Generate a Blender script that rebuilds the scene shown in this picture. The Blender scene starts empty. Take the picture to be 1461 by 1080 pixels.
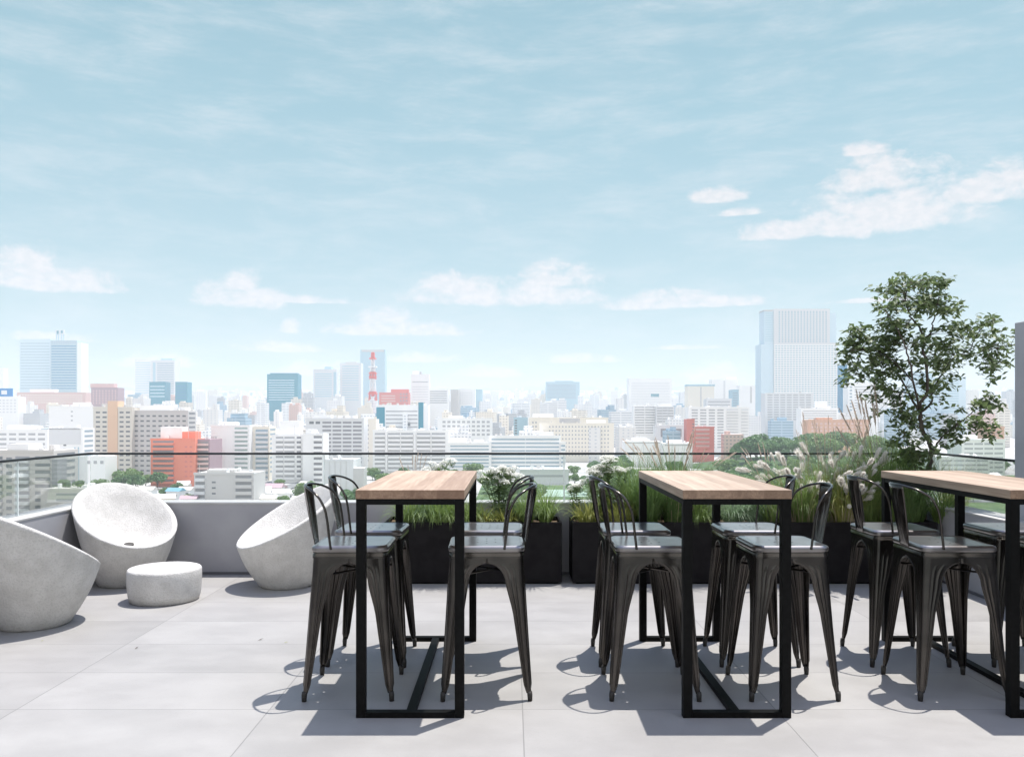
import bpy, bmesh, math, random
from mathutils import Vector, Matrix, Euler
R = math.radians
random.seed(7)
SC = bpy.context.scene
COL = SC.collection

# ------------------------------------------------------------------ camera
CX, HY, F, CH = 730.5, 593.0, 1200.0, 1.392      # photo centre, eye level row, focal length in photo pixels, eye height
cam = bpy.data.cameras.new('camera'); camo = bpy.data.objects.new('camera', cam); COL.objects.link(camo)
camo.location = (0, 0, CH); camo.rotation_euler = (R(90), 0, 0)
cam.sensor_width = 36; cam.lens = 36*F/1461; cam.shift_y = (HY-540)/1461
cam.clip_start = 0.05; cam.clip_end = 40000
SC.camera = camo

# ------------------------------------------------------------------ view, sun, sky
SC.view_settings.view_transform = 'Standard'; SC.view_settings.look = 'None'
SC.view_settings.exposure = 0.78; SC.view_settings.gamma = 1
SC.render.engine = 'CYCLES'
SC.cycles.use_denoising = True
SC.cycles.max_bounces = 6; SC.cycles.diffuse_bounces = 3; SC.cycles.glossy_bounces = 3
SC.cycles.transmission_bounces = 3; SC.cycles.transparent_max_bounces = 12; SC.cycles.volume_bounces = 1
SC.cycles.caustics_reflective = False; SC.cycles.caustics_refractive = False
travel = Vector((-0.199, -0.210, -1.05)).normalized()       # measured from the table-top shadow
sun = bpy.data.lights.new('sun', 'SUN'); suno = bpy.data.objects.new('sun', sun); COL.objects.link(suno)
suno.rotation_euler = travel.to_track_quat('-Z', 'Y').to_euler()
sun.energy = 4.3; sun.angle = R(0.5); sun.color = (1.0, 0.96, 0.905)
SUN_EL = math.asin(-travel.z); SUN_AZ = math.atan2(-travel.x, -travel.y)

def N(nt, t, **kw):
    n = nt.nodes.new(t)
    for k, v in kw.items():
        setattr(n, k, v)
    return n
def M(nt, op, a, b=None, c=None, clamp=False):
    n = nt.nodes.new('ShaderNodeMath'); n.operation = op; n.use_clamp = clamp
    for i, v in enumerate((a, b, c)):
        if v is None: continue
        if isinstance(v, (int, float)): n.inputs[i].default_value = v
        else: nt.links.new(v, n.inputs[i])
    return n.outputs[0]
def mixc(nt, f, a, b, blend='MIX'):
    n = nt.nodes.new('ShaderNodeMix'); n.data_type = 'RGBA'; n.blend_type = blend
    for i, v in ((0, f), (6, a), (7, b)):
        if isinstance(v, (int, float)): n.inputs[i].default_value = v
        elif isinstance(v, tuple): n.inputs[i].default_value = (*v[:3], 1)
        else: nt.links.new(v, n.inputs[i])
    return n.outputs[2]
def smooth(nt, v, a, b):
    n = nt.nodes.new('ShaderNodeMapRange'); n.interpolation_type = 'SMOOTHSTEP'
    nt.links.new(v, n.inputs[0]); n.inputs[1].default_value = a; n.inputs[2].default_value = b
    return n.outputs[0]

W = bpy.data.worlds.new('World'); SC.world = W; W.use_nodes = True
wt = W.node_tree; wt.nodes.clear()
sky = N(wt, 'ShaderNodeTexSky', sky_type='NISHITA'); sky.sun_disc = False
sky.sun_elevation = SUN_EL; sky.sun_rotation = SUN_AZ; sky.air_density = 1.0; sky.dust_density = 1.0; sky.ozone_density = 1.0
tc = N(wt, 'ShaderNodeTexCoord'); sep = N(wt, 'ShaderNodeSeparateXYZ'); wt.links.new(tc.outputs['Generated'], sep.inputs[0])
dx, dy, dz = sep.outputs
hyp = M(wt, 'SQRT', M(wt, 'ADD', M(wt, 'MULTIPLY', dx, dx), M(wt, 'MULTIPLY', dy, dy)))
az = M(wt, 'ARCTAN2', dx, dy); el = M(wt, 'DIVIDE', dz, M(wt, 'MAXIMUM', hyp, 0.02))
cmb = N(wt, 'ShaderNodeCombineXYZ'); wt.links.new(az, cmb.inputs[0]); wt.links.new(el, cmb.inputs[1])
clouds = [ # heading and height of each cumulus, given by where it stands over the town: centre, base, half width, height
 (70,407,125,34),(45,385,50,52),(350,431,75,34),(345,412,36,32),(430,430,75,12),(720,428,160,34),(650,415,60,30),(795,402,60,36),
 (560,474,120,20),(550,460,52,24),(945,436,90,24),(1035,434,70,14),(1265,318,165,62),(1255,262,90,52),(1120,335,75,28),
 (1235,218,42,16),(1420,278,120,50),(1020,285,44,22),(1055,306,40,10),(405,499,75,14),(415,472,16,18),(220,520,70,22),(75,485,70,14),
 (455,532,80,22),(700,535,60,16),(830,515,60,12),(1015,540,55,24),(600,514,60,14),(980,497,60,6),(1250,430,90,6),(170,560,160,12),(560,560,200,10),(900,560,200,8)]
env = None
for (px, py, hw, hh) in clouds:
    a0 = math.atan((px-CX)/F); ca = math.cos(a0); t0 = (HY-py)/F*ca
    w_ = hw/F*ca*ca; h_ = hh/F*ca
    u = M(wt, 'MULTIPLY', M(wt, 'SUBTRACT', az, a0), 1/w_)
    v = M(wt, 'SUBTRACT', el, t0)
    v = M(wt, 'MAXIMUM', M(wt, 'MULTIPLY', v, 1/h_), M(wt, 'MULTIPLY', v, -3.4/h_))
    e = M(wt, 'SUBTRACT', 1.0, M(wt, 'ADD', M(wt, 'MULTIPLY', u, u), M(wt, 'MULTIPLY', v, v)))
    env = e if env is None else M(wt, 'MAXIMUM', env, e)
env = M(wt, 'MAXIMUM', env, -1.2)
mp = N(wt, 'ShaderNodeMapping'); mp.inputs['Scale'].default_value = (24, 38, 1); wt.links.new(cmb.outputs[0], mp.inputs[0])
nz = N(wt, 'ShaderNodeTexNoise'); nz.inputs['Scale'].default_value = 1.0; nz.inputs['Detail'].default_value = 9; nz.inputs['Roughness'].default_value = 0.64; nz.inputs['Distortion'].default_value = 0.3
wt.links.new(mp.outputs[0], nz.inputs['Vector'])
cum = smooth(wt, M(wt, 'ADD', env, M(wt, 'MULTIPLY', M(wt, 'SUBTRACT', nz.outputs[0], 0.5), 3.6)), -0.1, 0.95)
# thin high cirrus
mp2 = N(wt, 'ShaderNodeMapping'); mp2.inputs['Scale'].default_value = (1.5, 5.5, 1); mp2.inputs['Rotation'].default_value = (0, 0, R(12)); wt.links.new(cmb.outputs[0], mp2.inputs[0])
nz2 = N(wt, 'ShaderNodeTexNoise'); nz2.inputs['Detail'].default_value = 10; nz2.inputs['Roughness'].default_value = 0.68; nz2.inputs['Distortion'].default_value = 0.25
wt.links.new(mp2.outputs[0], nz2.inputs['Vector'])
cir = M(wt, 'MULTIPLY', smooth(wt, nz2.outputs[0], 0.38, 0.82), 0.5)
skyn = mixc(wt, smooth(wt, el, .5, 1.1), mixc(wt, 1.0, sky.outputs[0], (1.0, 1.06, 0.93), 'MULTIPLY'), mixc(wt, 1.0, sky.outputs[0], (1.2, 1.26, 1.52), 'MULTIPLY'))
rp = N(wt, 'ShaderNodeValToRGB'); wt.links.new(M(wt, 'MULTIPLY', el, 1.6, clamp=True), rp.inputs[0]); cr = rp.color_ramp
cr.elements[0].position = 0; cr.elements[0].color = (.60,.73,.80,1); cr.elements[1].position = 1; cr.elements[1].color = (.33,.58,.66,1)
for q_, c_ in ((.10,(.56,.725,.80,1)),(.28,(.45,.68,.76,1)),(.55,(.38,.65,.73,1))):
    e_ = cr.elements.new(q_); e_.color = c_
sv = N(wt, 'ShaderNodeVectorMath', operation='SCALE'); sv.inputs['Scale'].default_value = 4.0; wt.links.new(rp.outputs[0], sv.inputs[0])
skyc = mixc(wt, M(wt, 'MULTIPLY', M(wt, 'SUBTRACT', 1, smooth(wt, el, .55, 1.1)), .78), skyn, sv.outputs[0])
# cumulus shade: brighter above, greyer towards the flat base
mp3 = N(wt, 'ShaderNodeMapping'); mp3.inputs['Scale'].default_value = (17, 27, 1); mp3.inputs['Location'].default_value = (-.25, -.5, 0); wt.links.new(cmb.outputs[0], mp3.inputs[0])
nz3 = N(wt, 'ShaderNodeTexNoise'); nz3.inputs['Detail'].default_value = 5; wt.links.new(mp3.outputs[0], nz3.inputs['Vector'])
cl = mixc(wt, smooth(wt, nz3.outputs[0], 0.35, 0.65), (4.5, 4.32, 4.4), (3.9, 3.95, 4.12))
c1 = mixc(wt, cir, skyc, (3.95, 4.15, 4.35))
c2 = mixc(wt, M(wt, 'MULTIPLY', cum, 0.92), c1, cl)
# unseen bright bank added behind the viewer to light the facades and terrace
bank = M(wt, 'MULTIPLY', smooth(wt, M(wt, 'MULTIPLY', dy, -1), .15, .55), M(wt, 'MULTIPLY', smooth(wt, el, .02, .2), M(wt, 'SUBTRACT', 1, smooth(wt, el, .9, 1.6))))
bank = M(wt, 'MULTIPLY', bank, smooth(wt, nz2.outputs[0], .3, .6))
c2 = mixc(wt, bank, c2, (9.0, 8.6, 8.3))
bg = N(wt, 'ShaderNodeBackground'); bg.inputs['Strength'].default_value = 0.118
wt.links.new(c2, bg.inputs[0]); wo = N(wt, 'ShaderNodeOutputWorld'); wt.links.new(bg.outputs[0], wo.inputs[0])

# ------------------------------------------------------------------ helpers
class MB:
    def __init__(s): s.v, s.f, s.m = [], [], []
    def add(s, vs, fs, m=0):
        o = len(s.v); s.v += [tuple(p) for p in vs]; s.f += [tuple(i+o for i in f) for f in fs]; s.m += [m]*len(fs)
    def box(s, x0, x1, y0, y1, z0, z1, m=0):
        s.add([(x0,y0,z0),(x1,y0,z0),(x1,y1,z0),(x0,y1,z0),(x0,y0,z1),(x1,y0,z1),(x1,y1,z1),(x0,y1,z1)],
              [(0,3,2,1),(4,5,6,7),(0,1,5,4),(1,2,6,5),(2,3,7,6),(3,0,4,7)], m)
    def tube(s, pts, rad, seg=8, m=0, cap=True):
        pts = [Vector(p) for p in pts]; n = len(pts)
        rad = rad if isinstance(rad, (list, tuple)) else [rad]*n
        ref = Vector((0, 0, 1)); vs = []
        t0 = (pts[1]-pts[0]).normalized()
        if abs(t0.z) > .9: ref = Vector((1, 0, 0))
        u = t0.cross(ref).normalized()
        for i, p in enumerate(pts):
            t = (pts[min(i+1, n-1)]-pts[max(i-1, 0)]).normalized()
            u = (u-t*u.dot(t)).normalized(); w = t.cross(u)
            for k in range(seg):
                a = 2*math.pi*k/seg
                vs.append(p+(u*math.cos(a)+w*math.sin(a))*rad[i])
        fs = [(i*seg+k, i*seg+(k+1) % seg, (i+1)*seg+(k+1) % seg, (i+1)*seg+k) for i in range(n-1) for k in range(seg)]
        if cap: fs += [tuple(reversed(range(seg))), tuple((n-1)*seg+k for k in range(seg))]
        s.add(vs, fs, m)
    def grid(s, rows, closed=False, m=0):
        n = len(rows[0]); vs = [p for r in rows for p in r]
        fs = []
        for i in range(len(rows)-1):
            for k in range(n if closed else n-1):
                a, b = k, (k+1) % n
                fs.append((i*n+a, i*n+b, (i+1)*n+b, (i+1)*n+a))
        s.add(vs, fs, m)
    def build(s, name, mats, parent=None, smooth=False, loc=None, bevel=0, mesh_only=False):
        me = bpy.data.meshes.new(name); me.from_pydata(s.v, [], s.f)
        mats = mats if isinstance(mats, (list, tuple)) else [mats]
        for m in mats: me.materials.append(m)
        me.polygons.foreach_set('material_index', s.m)
        if smooth: me.polygons.foreach_set('use_smooth', [True]*len(me.polygons))
        me.update()
        if mesh_only: return me
        o = bpy.data.objects.new(name, me); COL.objects.link(o)
        if parent: o.parent = parent
        if loc: o.location = loc
        if bevel:
            b = o.modifiers.new('bevel', 'BEVEL'); b.width = bevel; b.segments = 2; b.limit_method = 'ANGLE'
        return o

def tag(o, label=None, cat=None, group=None, kind=None):
    if label: o['label'] = label
    if cat: o['category'] = cat
    if group: o['group'] = group
    if kind: o['kind'] = kind
    return o
def empty(name, loc=(0,0,0), rz=0):
    o = bpy.data.objects.new(name, None); o.empty_display_size = .1; COL.objects.link(o); o.location = loc; o.rotation_euler = (0, 0, rz)
    return o
def inst(name, me, parent=None, loc=(0,0,0), rot=(0,0,0), scale=(1,1,1)):
    o = bpy.data.objects.new(name, me); COL.objects.link(o); o.parent = parent
    o.location = loc; o.rotation_euler = rot; o.scale = scale
    return o
def copy_tree(o, parent=None):
    c = o.copy(); COL.objects.link(c); c.parent = parent
    for ch in o.children: copy_tree(ch, c)
    return c
def catmull(P, n=6):
    P = [Vector(p) for p in P]; out = []
    for i in range(len(P)-1):
        a, b, c, d = P[max(i-1,0)], P[i], P[i+1], P[min(i+2, len(P)-1)]
        for k in range(n):
            t = k/n
            out.append(0.5*((2*b)+(c-a)*t+(2*a-5*b+4*c-d)*t*t+(3*b-a-3*c+d)*t**3))
    out.append(P[-1]); return out
def at(px, py, D): return Vector(((px-CX)/F*D, D, CH-(py-HY)/F*D))
def interp(x, T):
    if x <= T[0][0]: return T[0][1]
    for (a, b), (c, d) in zip(T, T[1:]):
        if x <= c: return b+(d-b)*(x-a)/(c-a)
    return T[-1][1]
def gz(D): return interp(D, [(0,-46),(500,-45),(900,-42),(1500,-38),(2200,-24),(3200,8),(5000,95),(7000,190),(9000,280)])

# ------------------------------------------------------------------ materials
def mat(name, col, rough=.7, metal=0, coat=0, spec=.5):
    m = bpy.data.materials.new(name); m.use_nodes = True; p = m.node_tree.nodes['Principled BSDF']
    p.inputs['Base Color'].default_value = (*col, 1); p.inputs['Roughness'].default_value = rough
    p.inputs['Metallic'].default_value = metal; p.inputs['Coat Weight'].default_value = coat; p.inputs['Specular IOR Level'].default_value = spec
    return m
def noisy(name, c1, c2, scale=5, detail=6, rough=.7, bump=0, bscale=None, stretch=(1,1,1), metal=0, coat=0, lo=.35, hi=.65, bdist=.01):
    m = mat(name, c1, rough, metal, coat); nt = m.node_tree; p = nt.nodes['Principled BSDF']
    t = N(nt, 'ShaderNodeTexCoord'); mp = N(nt, 'ShaderNodeMapping'); mp.inputs['Scale'].default_value = stretch
    nt.links.new(t.outputs['Object'], mp.inputs[0])
    n = N(nt, 'ShaderNodeTexNoise'); n.inputs['Scale'].default_value = scale; n.inputs['Detail'].default_value = detail
    nt.links.new(mp.outputs[0], n.inputs['Vector'])
    nt.links.new(mixc(nt, smooth(nt, n.outputs[0], lo, hi), c1, c2), p.inputs['Base Color'])
    if bump:
        b = N(nt, 'ShaderNodeTexNoise'); b.inputs['Scale'].default_value = bscale or scale; b.inputs['Detail'].default_value = 4
        nt.links.new(mp.outputs[0], b.inputs['Vector'])
        bp = N(nt, 'ShaderNodeBump'); bp.inputs['Strength'].default_value = bump; bp.inputs['Distance'].default_value = bdist
        nt.links.new(b.outputs[0], bp.inputs['Height']); nt.links.new(bp.outputs[0], p.inputs['Normal'])
    return m

# terrace floor: large porcelain slabs
def tile_material():
    m = mat('floor_tiles', (.45,.44,.43), .55); nt = m.node_tree; p = nt.nodes['Principled BSDF']
    t = N(nt, 'ShaderNodeTexCoord'); s = N(nt, 'ShaderNodeSeparateXYZ'); nt.links.new(t.outputs['Object'], s.inputs[0])
    u = M(nt, 'DIVIDE', M(nt, 'ADD', s.outputs[0], 1.15+12), 1.2); v = M(nt, 'DIVIDE', M(nt, 'SUBTRACT', s.outputs[1], 4.56-5.7), .57)
    fu, fv = M(nt, 'FRACT', u), M(nt, 'FRACT', v)
    du = M(nt, 'MULTIPLY', M(nt, 'MINIMUM', fu, M(nt, 'SUBTRACT', 1, fu)), 1.2); dv = M(nt, 'MULTIPLY', M(nt, 'MINIMUM', fv, M(nt, 'SUBTRACT', 1, fv)), .57)
    d = M(nt, 'MINIMUM', du, dv); joint = M(nt, 'SUBTRACT', 1, smooth(nt, d, .0016, .0034))
    c = N(nt, 'ShaderNodeCombineXYZ'); nt.links.new(M(nt, 'FLOOR', u), c.inputs[0]); nt.links.new(M(nt, 'FLOOR', v), c.inputs[1])
    wn = N(nt, 'ShaderNodeTexWhiteNoise'); wn.noise_dimensions = '2D'; nt.links.new(c.outputs[0], wn.inputs['Vector'])
    off = N(nt, 'ShaderNodeVectorMath', operation='ADD'); sc = N(nt, 'ShaderNodeVectorMath', operation='SCALE'); sc.inputs['Scale'].default_value = 9
    nt.links.new(wn.outputs['Color'], sc.inputs[0]); nt.links.new(sc.outputs[0], off.inputs[0]); nt.links.new(t.outputs['Object'], off.inputs[1])
    mp = N(nt, 'ShaderNodeMapping'); mp.inputs['Scale'].default_value = (1.0, 1.5, 1); nt.links.new(off.outputs[0], mp.inputs[0])
    n1 = N(nt, 'ShaderNodeTexNoise'); n1.inputs['Scale'].default_value = 2.2; n1.inputs['Detail'].default_value = 8; n1.inputs['Roughness'].default_value = .62; nt.links.new(mp.outputs[0], n1.inputs['Vector'])
    n2 = N(nt, 'ShaderNodeTexNoise'); n2.inputs['Scale'].default_value = 60; n2.inputs['Detail'].default_value = 3; nt.links.new(t.outputs['Object'], n2.inputs['Vector'])
    base = mixc(nt, smooth(nt, n1.outputs[0], .3, .72), (.243,.235,.226), (.282,.274,.264))
    tone = M(nt, 'ADD', .92, M(nt, 'MULTIPLY', wn.outputs['Value'], .15)); tone = M(nt, 'MULTIPLY', tone, M(nt, 'ADD', .97, M(nt, 'MULTIPLY', n2.outputs[0], .06)))
    tn = N(nt, 'ShaderNodeCombineColor')
    for i in range(3): nt.links.new(tone, tn.inputs[i])
    base = mixc(nt, 1.0, base, tn.outputs[0], 'MULTIPLY')
    base = mixc(nt, M(nt, 'MULTIPLY', joint, .7), base, (.13,.127,.123)); nt.links.new(base, p.inputs['Base Color'])
    bp = N(nt, 'ShaderNodeBump'); bp.inputs['Strength'].default_value = .35; bp.inputs['Distance'].default_value = .002
    nt.links.new(M(nt, 'SUBTRACT', M(nt, 'MULTIPLY', n2.outputs[0], .25), joint), bp.inputs['Height']); nt.links.new(bp.outputs[0], p.inputs['Normal'])
    nt.links.new(M(nt, 'ADD', .42, M(nt, 'MULTIPLY', n1.outputs[0], .3)), p.inputs['Roughness'])
    return m
def wood_material(name, ca, cb, cc, end_shade=(.62,.55,.5)):
    m = mat(name, ca, .5); nt = m.node_tree; p = nt.nodes['Principled BSDF']
    t = N(nt, 'ShaderNodeTexCoord'); s = N(nt, 'ShaderNodeSeparateXYZ'); nt.links.new(t.outputs['Object'], s.inputs[0])
    u = M(nt, 'DIVIDE', s.outputs[0], .062)
    wn = N(nt, 'ShaderNodeTexWhiteNoise'); wn.noise_dimensions = '1D'; nt.links.new(M(nt, 'FLOOR', u), wn.inputs['W'])
    off = N(nt, 'ShaderNodeVectorMath', operation='ADD'); sc = N(nt, 'ShaderNodeVectorMath', operation='SCALE'); sc.inputs['Scale'].default_value = 5
    nt.links.new(wn.outputs['Color'], sc.inputs[0]); nt.links.new(sc.outputs[0], off.inputs[0]); nt.links.new(t.outputs['Object'], off.inputs[1])
    mp = N(nt, 'ShaderNodeMapping'); mp.inputs['Scale'].default_value = (26, 1.6, 26); nt.links.new(off.outputs[0], mp.inputs[0])
    n = N(nt, 'ShaderNodeTexNoise'); n.inputs['Scale'].default_value = 1.3; n.inputs['Detail'].default_value = 7; n.inputs['Distortion'].default_value = .8; nt.links.new(mp.outputs[0], n.inputs['Vector'])
    mp2 = N(nt, 'ShaderNodeMapping'); mp2.inputs['Scale'].default_value = (150, 4, 150); nt.links.new(off.outputs[0], mp2.inputs[0])
    n2 = N(nt, 'ShaderNodeTexNoise'); n2.inputs['Scale'].default_value = 1.0; n2.inputs['Detail'].default_value = 3; nt.links.new(mp2.outputs[0], n2.inputs['Vector'])
    c = mixc(nt, smooth(nt, n.outputs[0], .3, .7), ca, cb)
    c = mixc(nt, M(nt, 'MULTIPLY', wn.outputs['Value'], .65), c, cc)
    c = mixc(nt, M(nt, 'MULTIPLY', smooth(nt, n2.outputs[0], .45, .75), .45), c, (.16,.09,.055))
    ge = N(nt, 'ShaderNodeNewGeometry'); sn = N(nt, 'ShaderNodeSeparateXYZ'); nt.links.new(ge.outputs['Normal'], sn.inputs[0])   # end faces browned and darkened in the colour, standing in for their shade
    c = mixc(nt, M(nt, 'GREATER_THAN', M(nt, 'ABSOLUTE', sn.outputs[1]), .7), c, mixc(nt, 1.0, c, end_shade, 'MULTIPLY'))
    nt.links.new(c, p.inputs['Base Color'])
    bp = N(nt, 'ShaderNodeBump'); bp.inputs['Strength'].default_value = .15; bp.inputs['Distance'].default_value = .001
    nt.links.new(n2.outputs[0], bp.inputs['Height']); nt.links.new(bp.outputs[0], p.inputs['Normal'])
    return m
MT = {}
MT['tiles'] = tile_material()
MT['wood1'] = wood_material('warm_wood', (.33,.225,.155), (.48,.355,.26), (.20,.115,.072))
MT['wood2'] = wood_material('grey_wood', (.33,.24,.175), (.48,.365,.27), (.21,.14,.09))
MT['concrete'] = noisy('parapet_concrete', (.295,.293,.315), (.335,.333,.352), 3, 8, .85, .15, 220, bdist=.002)
MT['pier'] = noisy('pier_concrete', (.31,.315,.335), (.36,.365,.385), 2, 8, .85, .2, 160, bdist=.003)
MT['cap'] = noisy('parapet_cap', (.37,.365,.355), (.42,.41,.40), 6, 5, .6)
MT['skirting'] = mat('dark_skirting', (.10,.10,.11), .5)
MT['frame'] = noisy('black_powder_coat', (.003,.003,.003), (.005,.005,.005), 40, 3, .5, .05, 700, bdist=.001)
MT['rail'] = mat('black_rail', (.018,.02,.024), .35, .4)
MT['planter'] = noisy('planter_black', (.008,.007,.008), (.012,.011,.012), 12, 5, .7, .05, 300, bdist=.001)
MT['soil'] = noisy('soil', (.06,.04,.022), (.13,.085,.04), 40, 6, .95, .8, 90, bdist=.02)
def gunmetal(name, c1, c2, metal, rough, coat):
    m = noisy(name, c1, c2, 7, 5, rough, .05, 14, metal=metal, coat=coat, bdist=.002)
    p = m.node_tree.nodes['Principled BSDF']; p.inputs['Coat Roughness'].default_value = .18
    return m
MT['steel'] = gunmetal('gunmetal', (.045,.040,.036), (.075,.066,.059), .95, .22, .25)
MT['seat'] = gunmetal('gunmetal_sky_lit', (.19,.178,.175), (.25,.238,.235), .9, .30, .4)  # same steel as the body, its colour lightened to stand for reflected sky
MT['rubber'] = mat('rubber', (.02,.018,.016), .7)
def speckle(name, a, b):
    m = noisy(name, a, b, 9, 8, .85, .9, 95, bdist=.006, lo=.3, hi=.7)
    nt = m.node_tree; p = nt.nodes['Principled BSDF']; t = N(nt, 'ShaderNodeTexCoord')
    v = N(nt, 'ShaderNodeTexNoise'); v.inputs['Scale'].default_value = 80; v.inputs['Detail'].default_value = 2; nt.links.new(t.outputs['Object'], v.inputs['Vector'])
    src = p.inputs['Base Color'].links[0].from_socket
    nt.links.new(mixc(nt, M(nt, 'MULTIPLY', smooth(nt, v.outputs[0], .50, .64), .28), src, (.30,.295,.285)), p.inputs['Base Color'])
    return m
for k_ in ('frame','planter'): MT[k_].node_tree.nodes['Principled BSDF'].inputs['Specular IOR Level'].default_value = .09
MT['stone'] = speckle('cast_stone', (.47,.458,.44), (.56,.548,.53))
MT['hole'] = mat('dark_hole', (.05,.048,.045), .8)
g = bpy.data.materials.new('clear_glass'); g.use_nodes = True; nt = g.node_tree; nt.nodes.clear()
tr = N(nt, 'ShaderNodeBsdfTransparent'); tr.inputs[0].default_value = (.955,.972,.968,1); gl = N(nt, 'ShaderNodeBsdfGlossy'); gl.inputs['Roughness'].default_value = .02
fr = N(nt, 'ShaderNodeFresnel'); fr.inputs[0].default_value = 1.45; mx = N(nt, 'ShaderNodeMixShader'); out = N(nt, 'ShaderNodeOutputMaterial')
nt.links.new(M(nt, 'MULTIPLY', fr.outputs[0], .35), mx.inputs[0]); nt.links.new(tr.outputs[0], mx.inputs[1]); nt.links.new(gl.outputs[0], mx.inputs[2]); nt.links.new(mx.outputs[0], out.inputs[0])
MT['glass'] = g
MT['glass_edge'] = mat('glass_edge', (.82,.88,.87), .2)
def leafmat(name, c1, c2, scale=8, trans=.35):
    m = bpy.data.materials.new(name); m.use_nodes = True; nt = m.node_tree; p = nt.nodes['Principled BSDF']; o = nt.nodes['Material Output']
    gm = N(nt, 'ShaderNodeNewGeometry'); t = N(nt, 'ShaderNodeTexCoord')
    n = N(nt, 'ShaderNodeTexNoise'); n.inputs['Scale'].default_value = scale; nt.links.new(t.outputs['Object'], n.inputs['Vector'])
    f = M(nt, 'ADD', M(nt, 'MULTIPLY', gm.outputs['Random Per Island'], .6), M(nt, 'MULTIPLY', n.outputs[0], .5), clamp=True)
    c = mixc(nt, f, c1, c2); nt.links.new(c, p.inputs['Base Color']); p.inputs['Roughness'].default_value = .5
    tl = N(nt, 'ShaderNodeBsdfTranslucent'); nt.links.new(c, tl.inputs[0]); ms = N(nt, 'ShaderNodeMixShader'); ms.inputs[0].default_value = trans
    nt.links.new(p.outputs[0], ms.inputs[1]); nt.links.new(tl.outputs[0], ms.inputs[2]); nt.links.new(ms.outputs[0], o.inputs[0])
    return m
MT['grass'] = leafmat('grass_blades', (.09,.16,.035), (.25,.34,.10))
MT['grass_yellow'] = leafmat('yellow_green_leaves', (.15,.19,.04), (.42,.42,.12))
MT['grass_dark'] = leafmat('deep_green_blades', (.05,.11,.03), (.16,.25,.075))
MT['grass_blue'] = leafmat('grey_green_blades', (.13,.22,.12), (.27,.36,.21))
MT['straw'] = leafmat('straw_stems', (.38,.30,.21), (.60,.50,.39))
MT['plume'] = leafmat('cream_plume', (.78,.74,.68), (.9,.87,.82), trans=.5)
MT['feather'] = leafmat('tan_feather', (.58,.47,.39), (.78,.68,.58), trans=.45)
MT['petal'] = leafmat('white_petals', (.66,.66,.60), (.86,.85,.80))
MT['shrub_leaf'] = leafmat('shrub_leaves', (.08,.15,.05), (.24,.33,.14))
MT['tree_leaf'] = leafmat('tree_leaves', (.04,.075,.025), (.18,.235,.095), 3, .42)
MT['bark'] = noisy('bark', (.045,.034,.028), (.10,.08,.065), 25, 6, .9, .5, 60, stretch=(1,1,.3))
MT['far_leaf'] = leafmat('park_foliage', (.06,.14,.045), (.16,.28,.10), .12, .3)
MT['far_leaf2'] = leafmat('park_foliage_light', (.10,.19,.055), (.24,.34,.11), .12, .3)
MT['far_bark'] = mat('far_bark', (.08,.06,.045), .9)

# city paints
def paint(name, c, rough=.8): return noisy(name, c, tuple(k*.93 for k in c), .08, 6, rough, stretch=(1,1,.4))
P = {'white': paint('white_render', (.88,.87,.85)), 'offwhite': paint('off_white_render', (.86,.85,.83)), 'cream': paint('cream_render', (.84,.78,.68)),
     'beige': paint('beige_render', (.66,.62,.55)), 'grey': paint('grey_render', (.58,.56,.54)), 'lightgrey': paint('light_grey_render', (.70,.70,.70)),
     'greybeige': paint('grey_beige_render', (.54,.51,.475)), 'tan': paint('tan_strip', (.72,.50,.35)), 'orange': paint('orange_render', (.82,.27,.18)), 'red': paint('red_render', (.68,.22,.19)),
     'pink': paint('pink_render', (.70,.50,.46)), 'mauve': paint('mauve_render', (.42,.30,.33)), 'brick': paint('orange_brick', (.66,.40,.28)),
     'blue': paint('blue_grey_render', (.42,.58,.65)), 'paleblue': paint('pale_blue_glass', (.60,.72,.78)), 'glassgrey': paint('glass_grey', (.40,.52,.57)), 'midpale': paint('mid_pale_glass', (.60,.65,.69)), 'teal': paint('teal_glass', (.03,.25,.34), .4), 'deepblue': paint('deep_blue_glass', (.03,.22,.38), .4), 'bluetile': paint('blue_roof', (.16,.33,.42)),
     'dark': mat('window_glass_dark', (.16,.17,.18), .3), 'darkgrey': mat('recess_grey', (.27,.27,.28), .6), 'midglass': mat('window_glass_mid', (.33,.42,.48), .3), 'green_slot': mat('greenish_glass', (.38,.47,.45), .3),
     'softdark': mat('window_soft', (.42,.42,.43), .4), 'signred': mat('tower_red', (.75,.10,.07), .5), 'signwhite': mat('tower_white', (.8,.8,.8), .5), 'signblue': mat('sign_blue', (.05,.25,.55), .5)}
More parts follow.
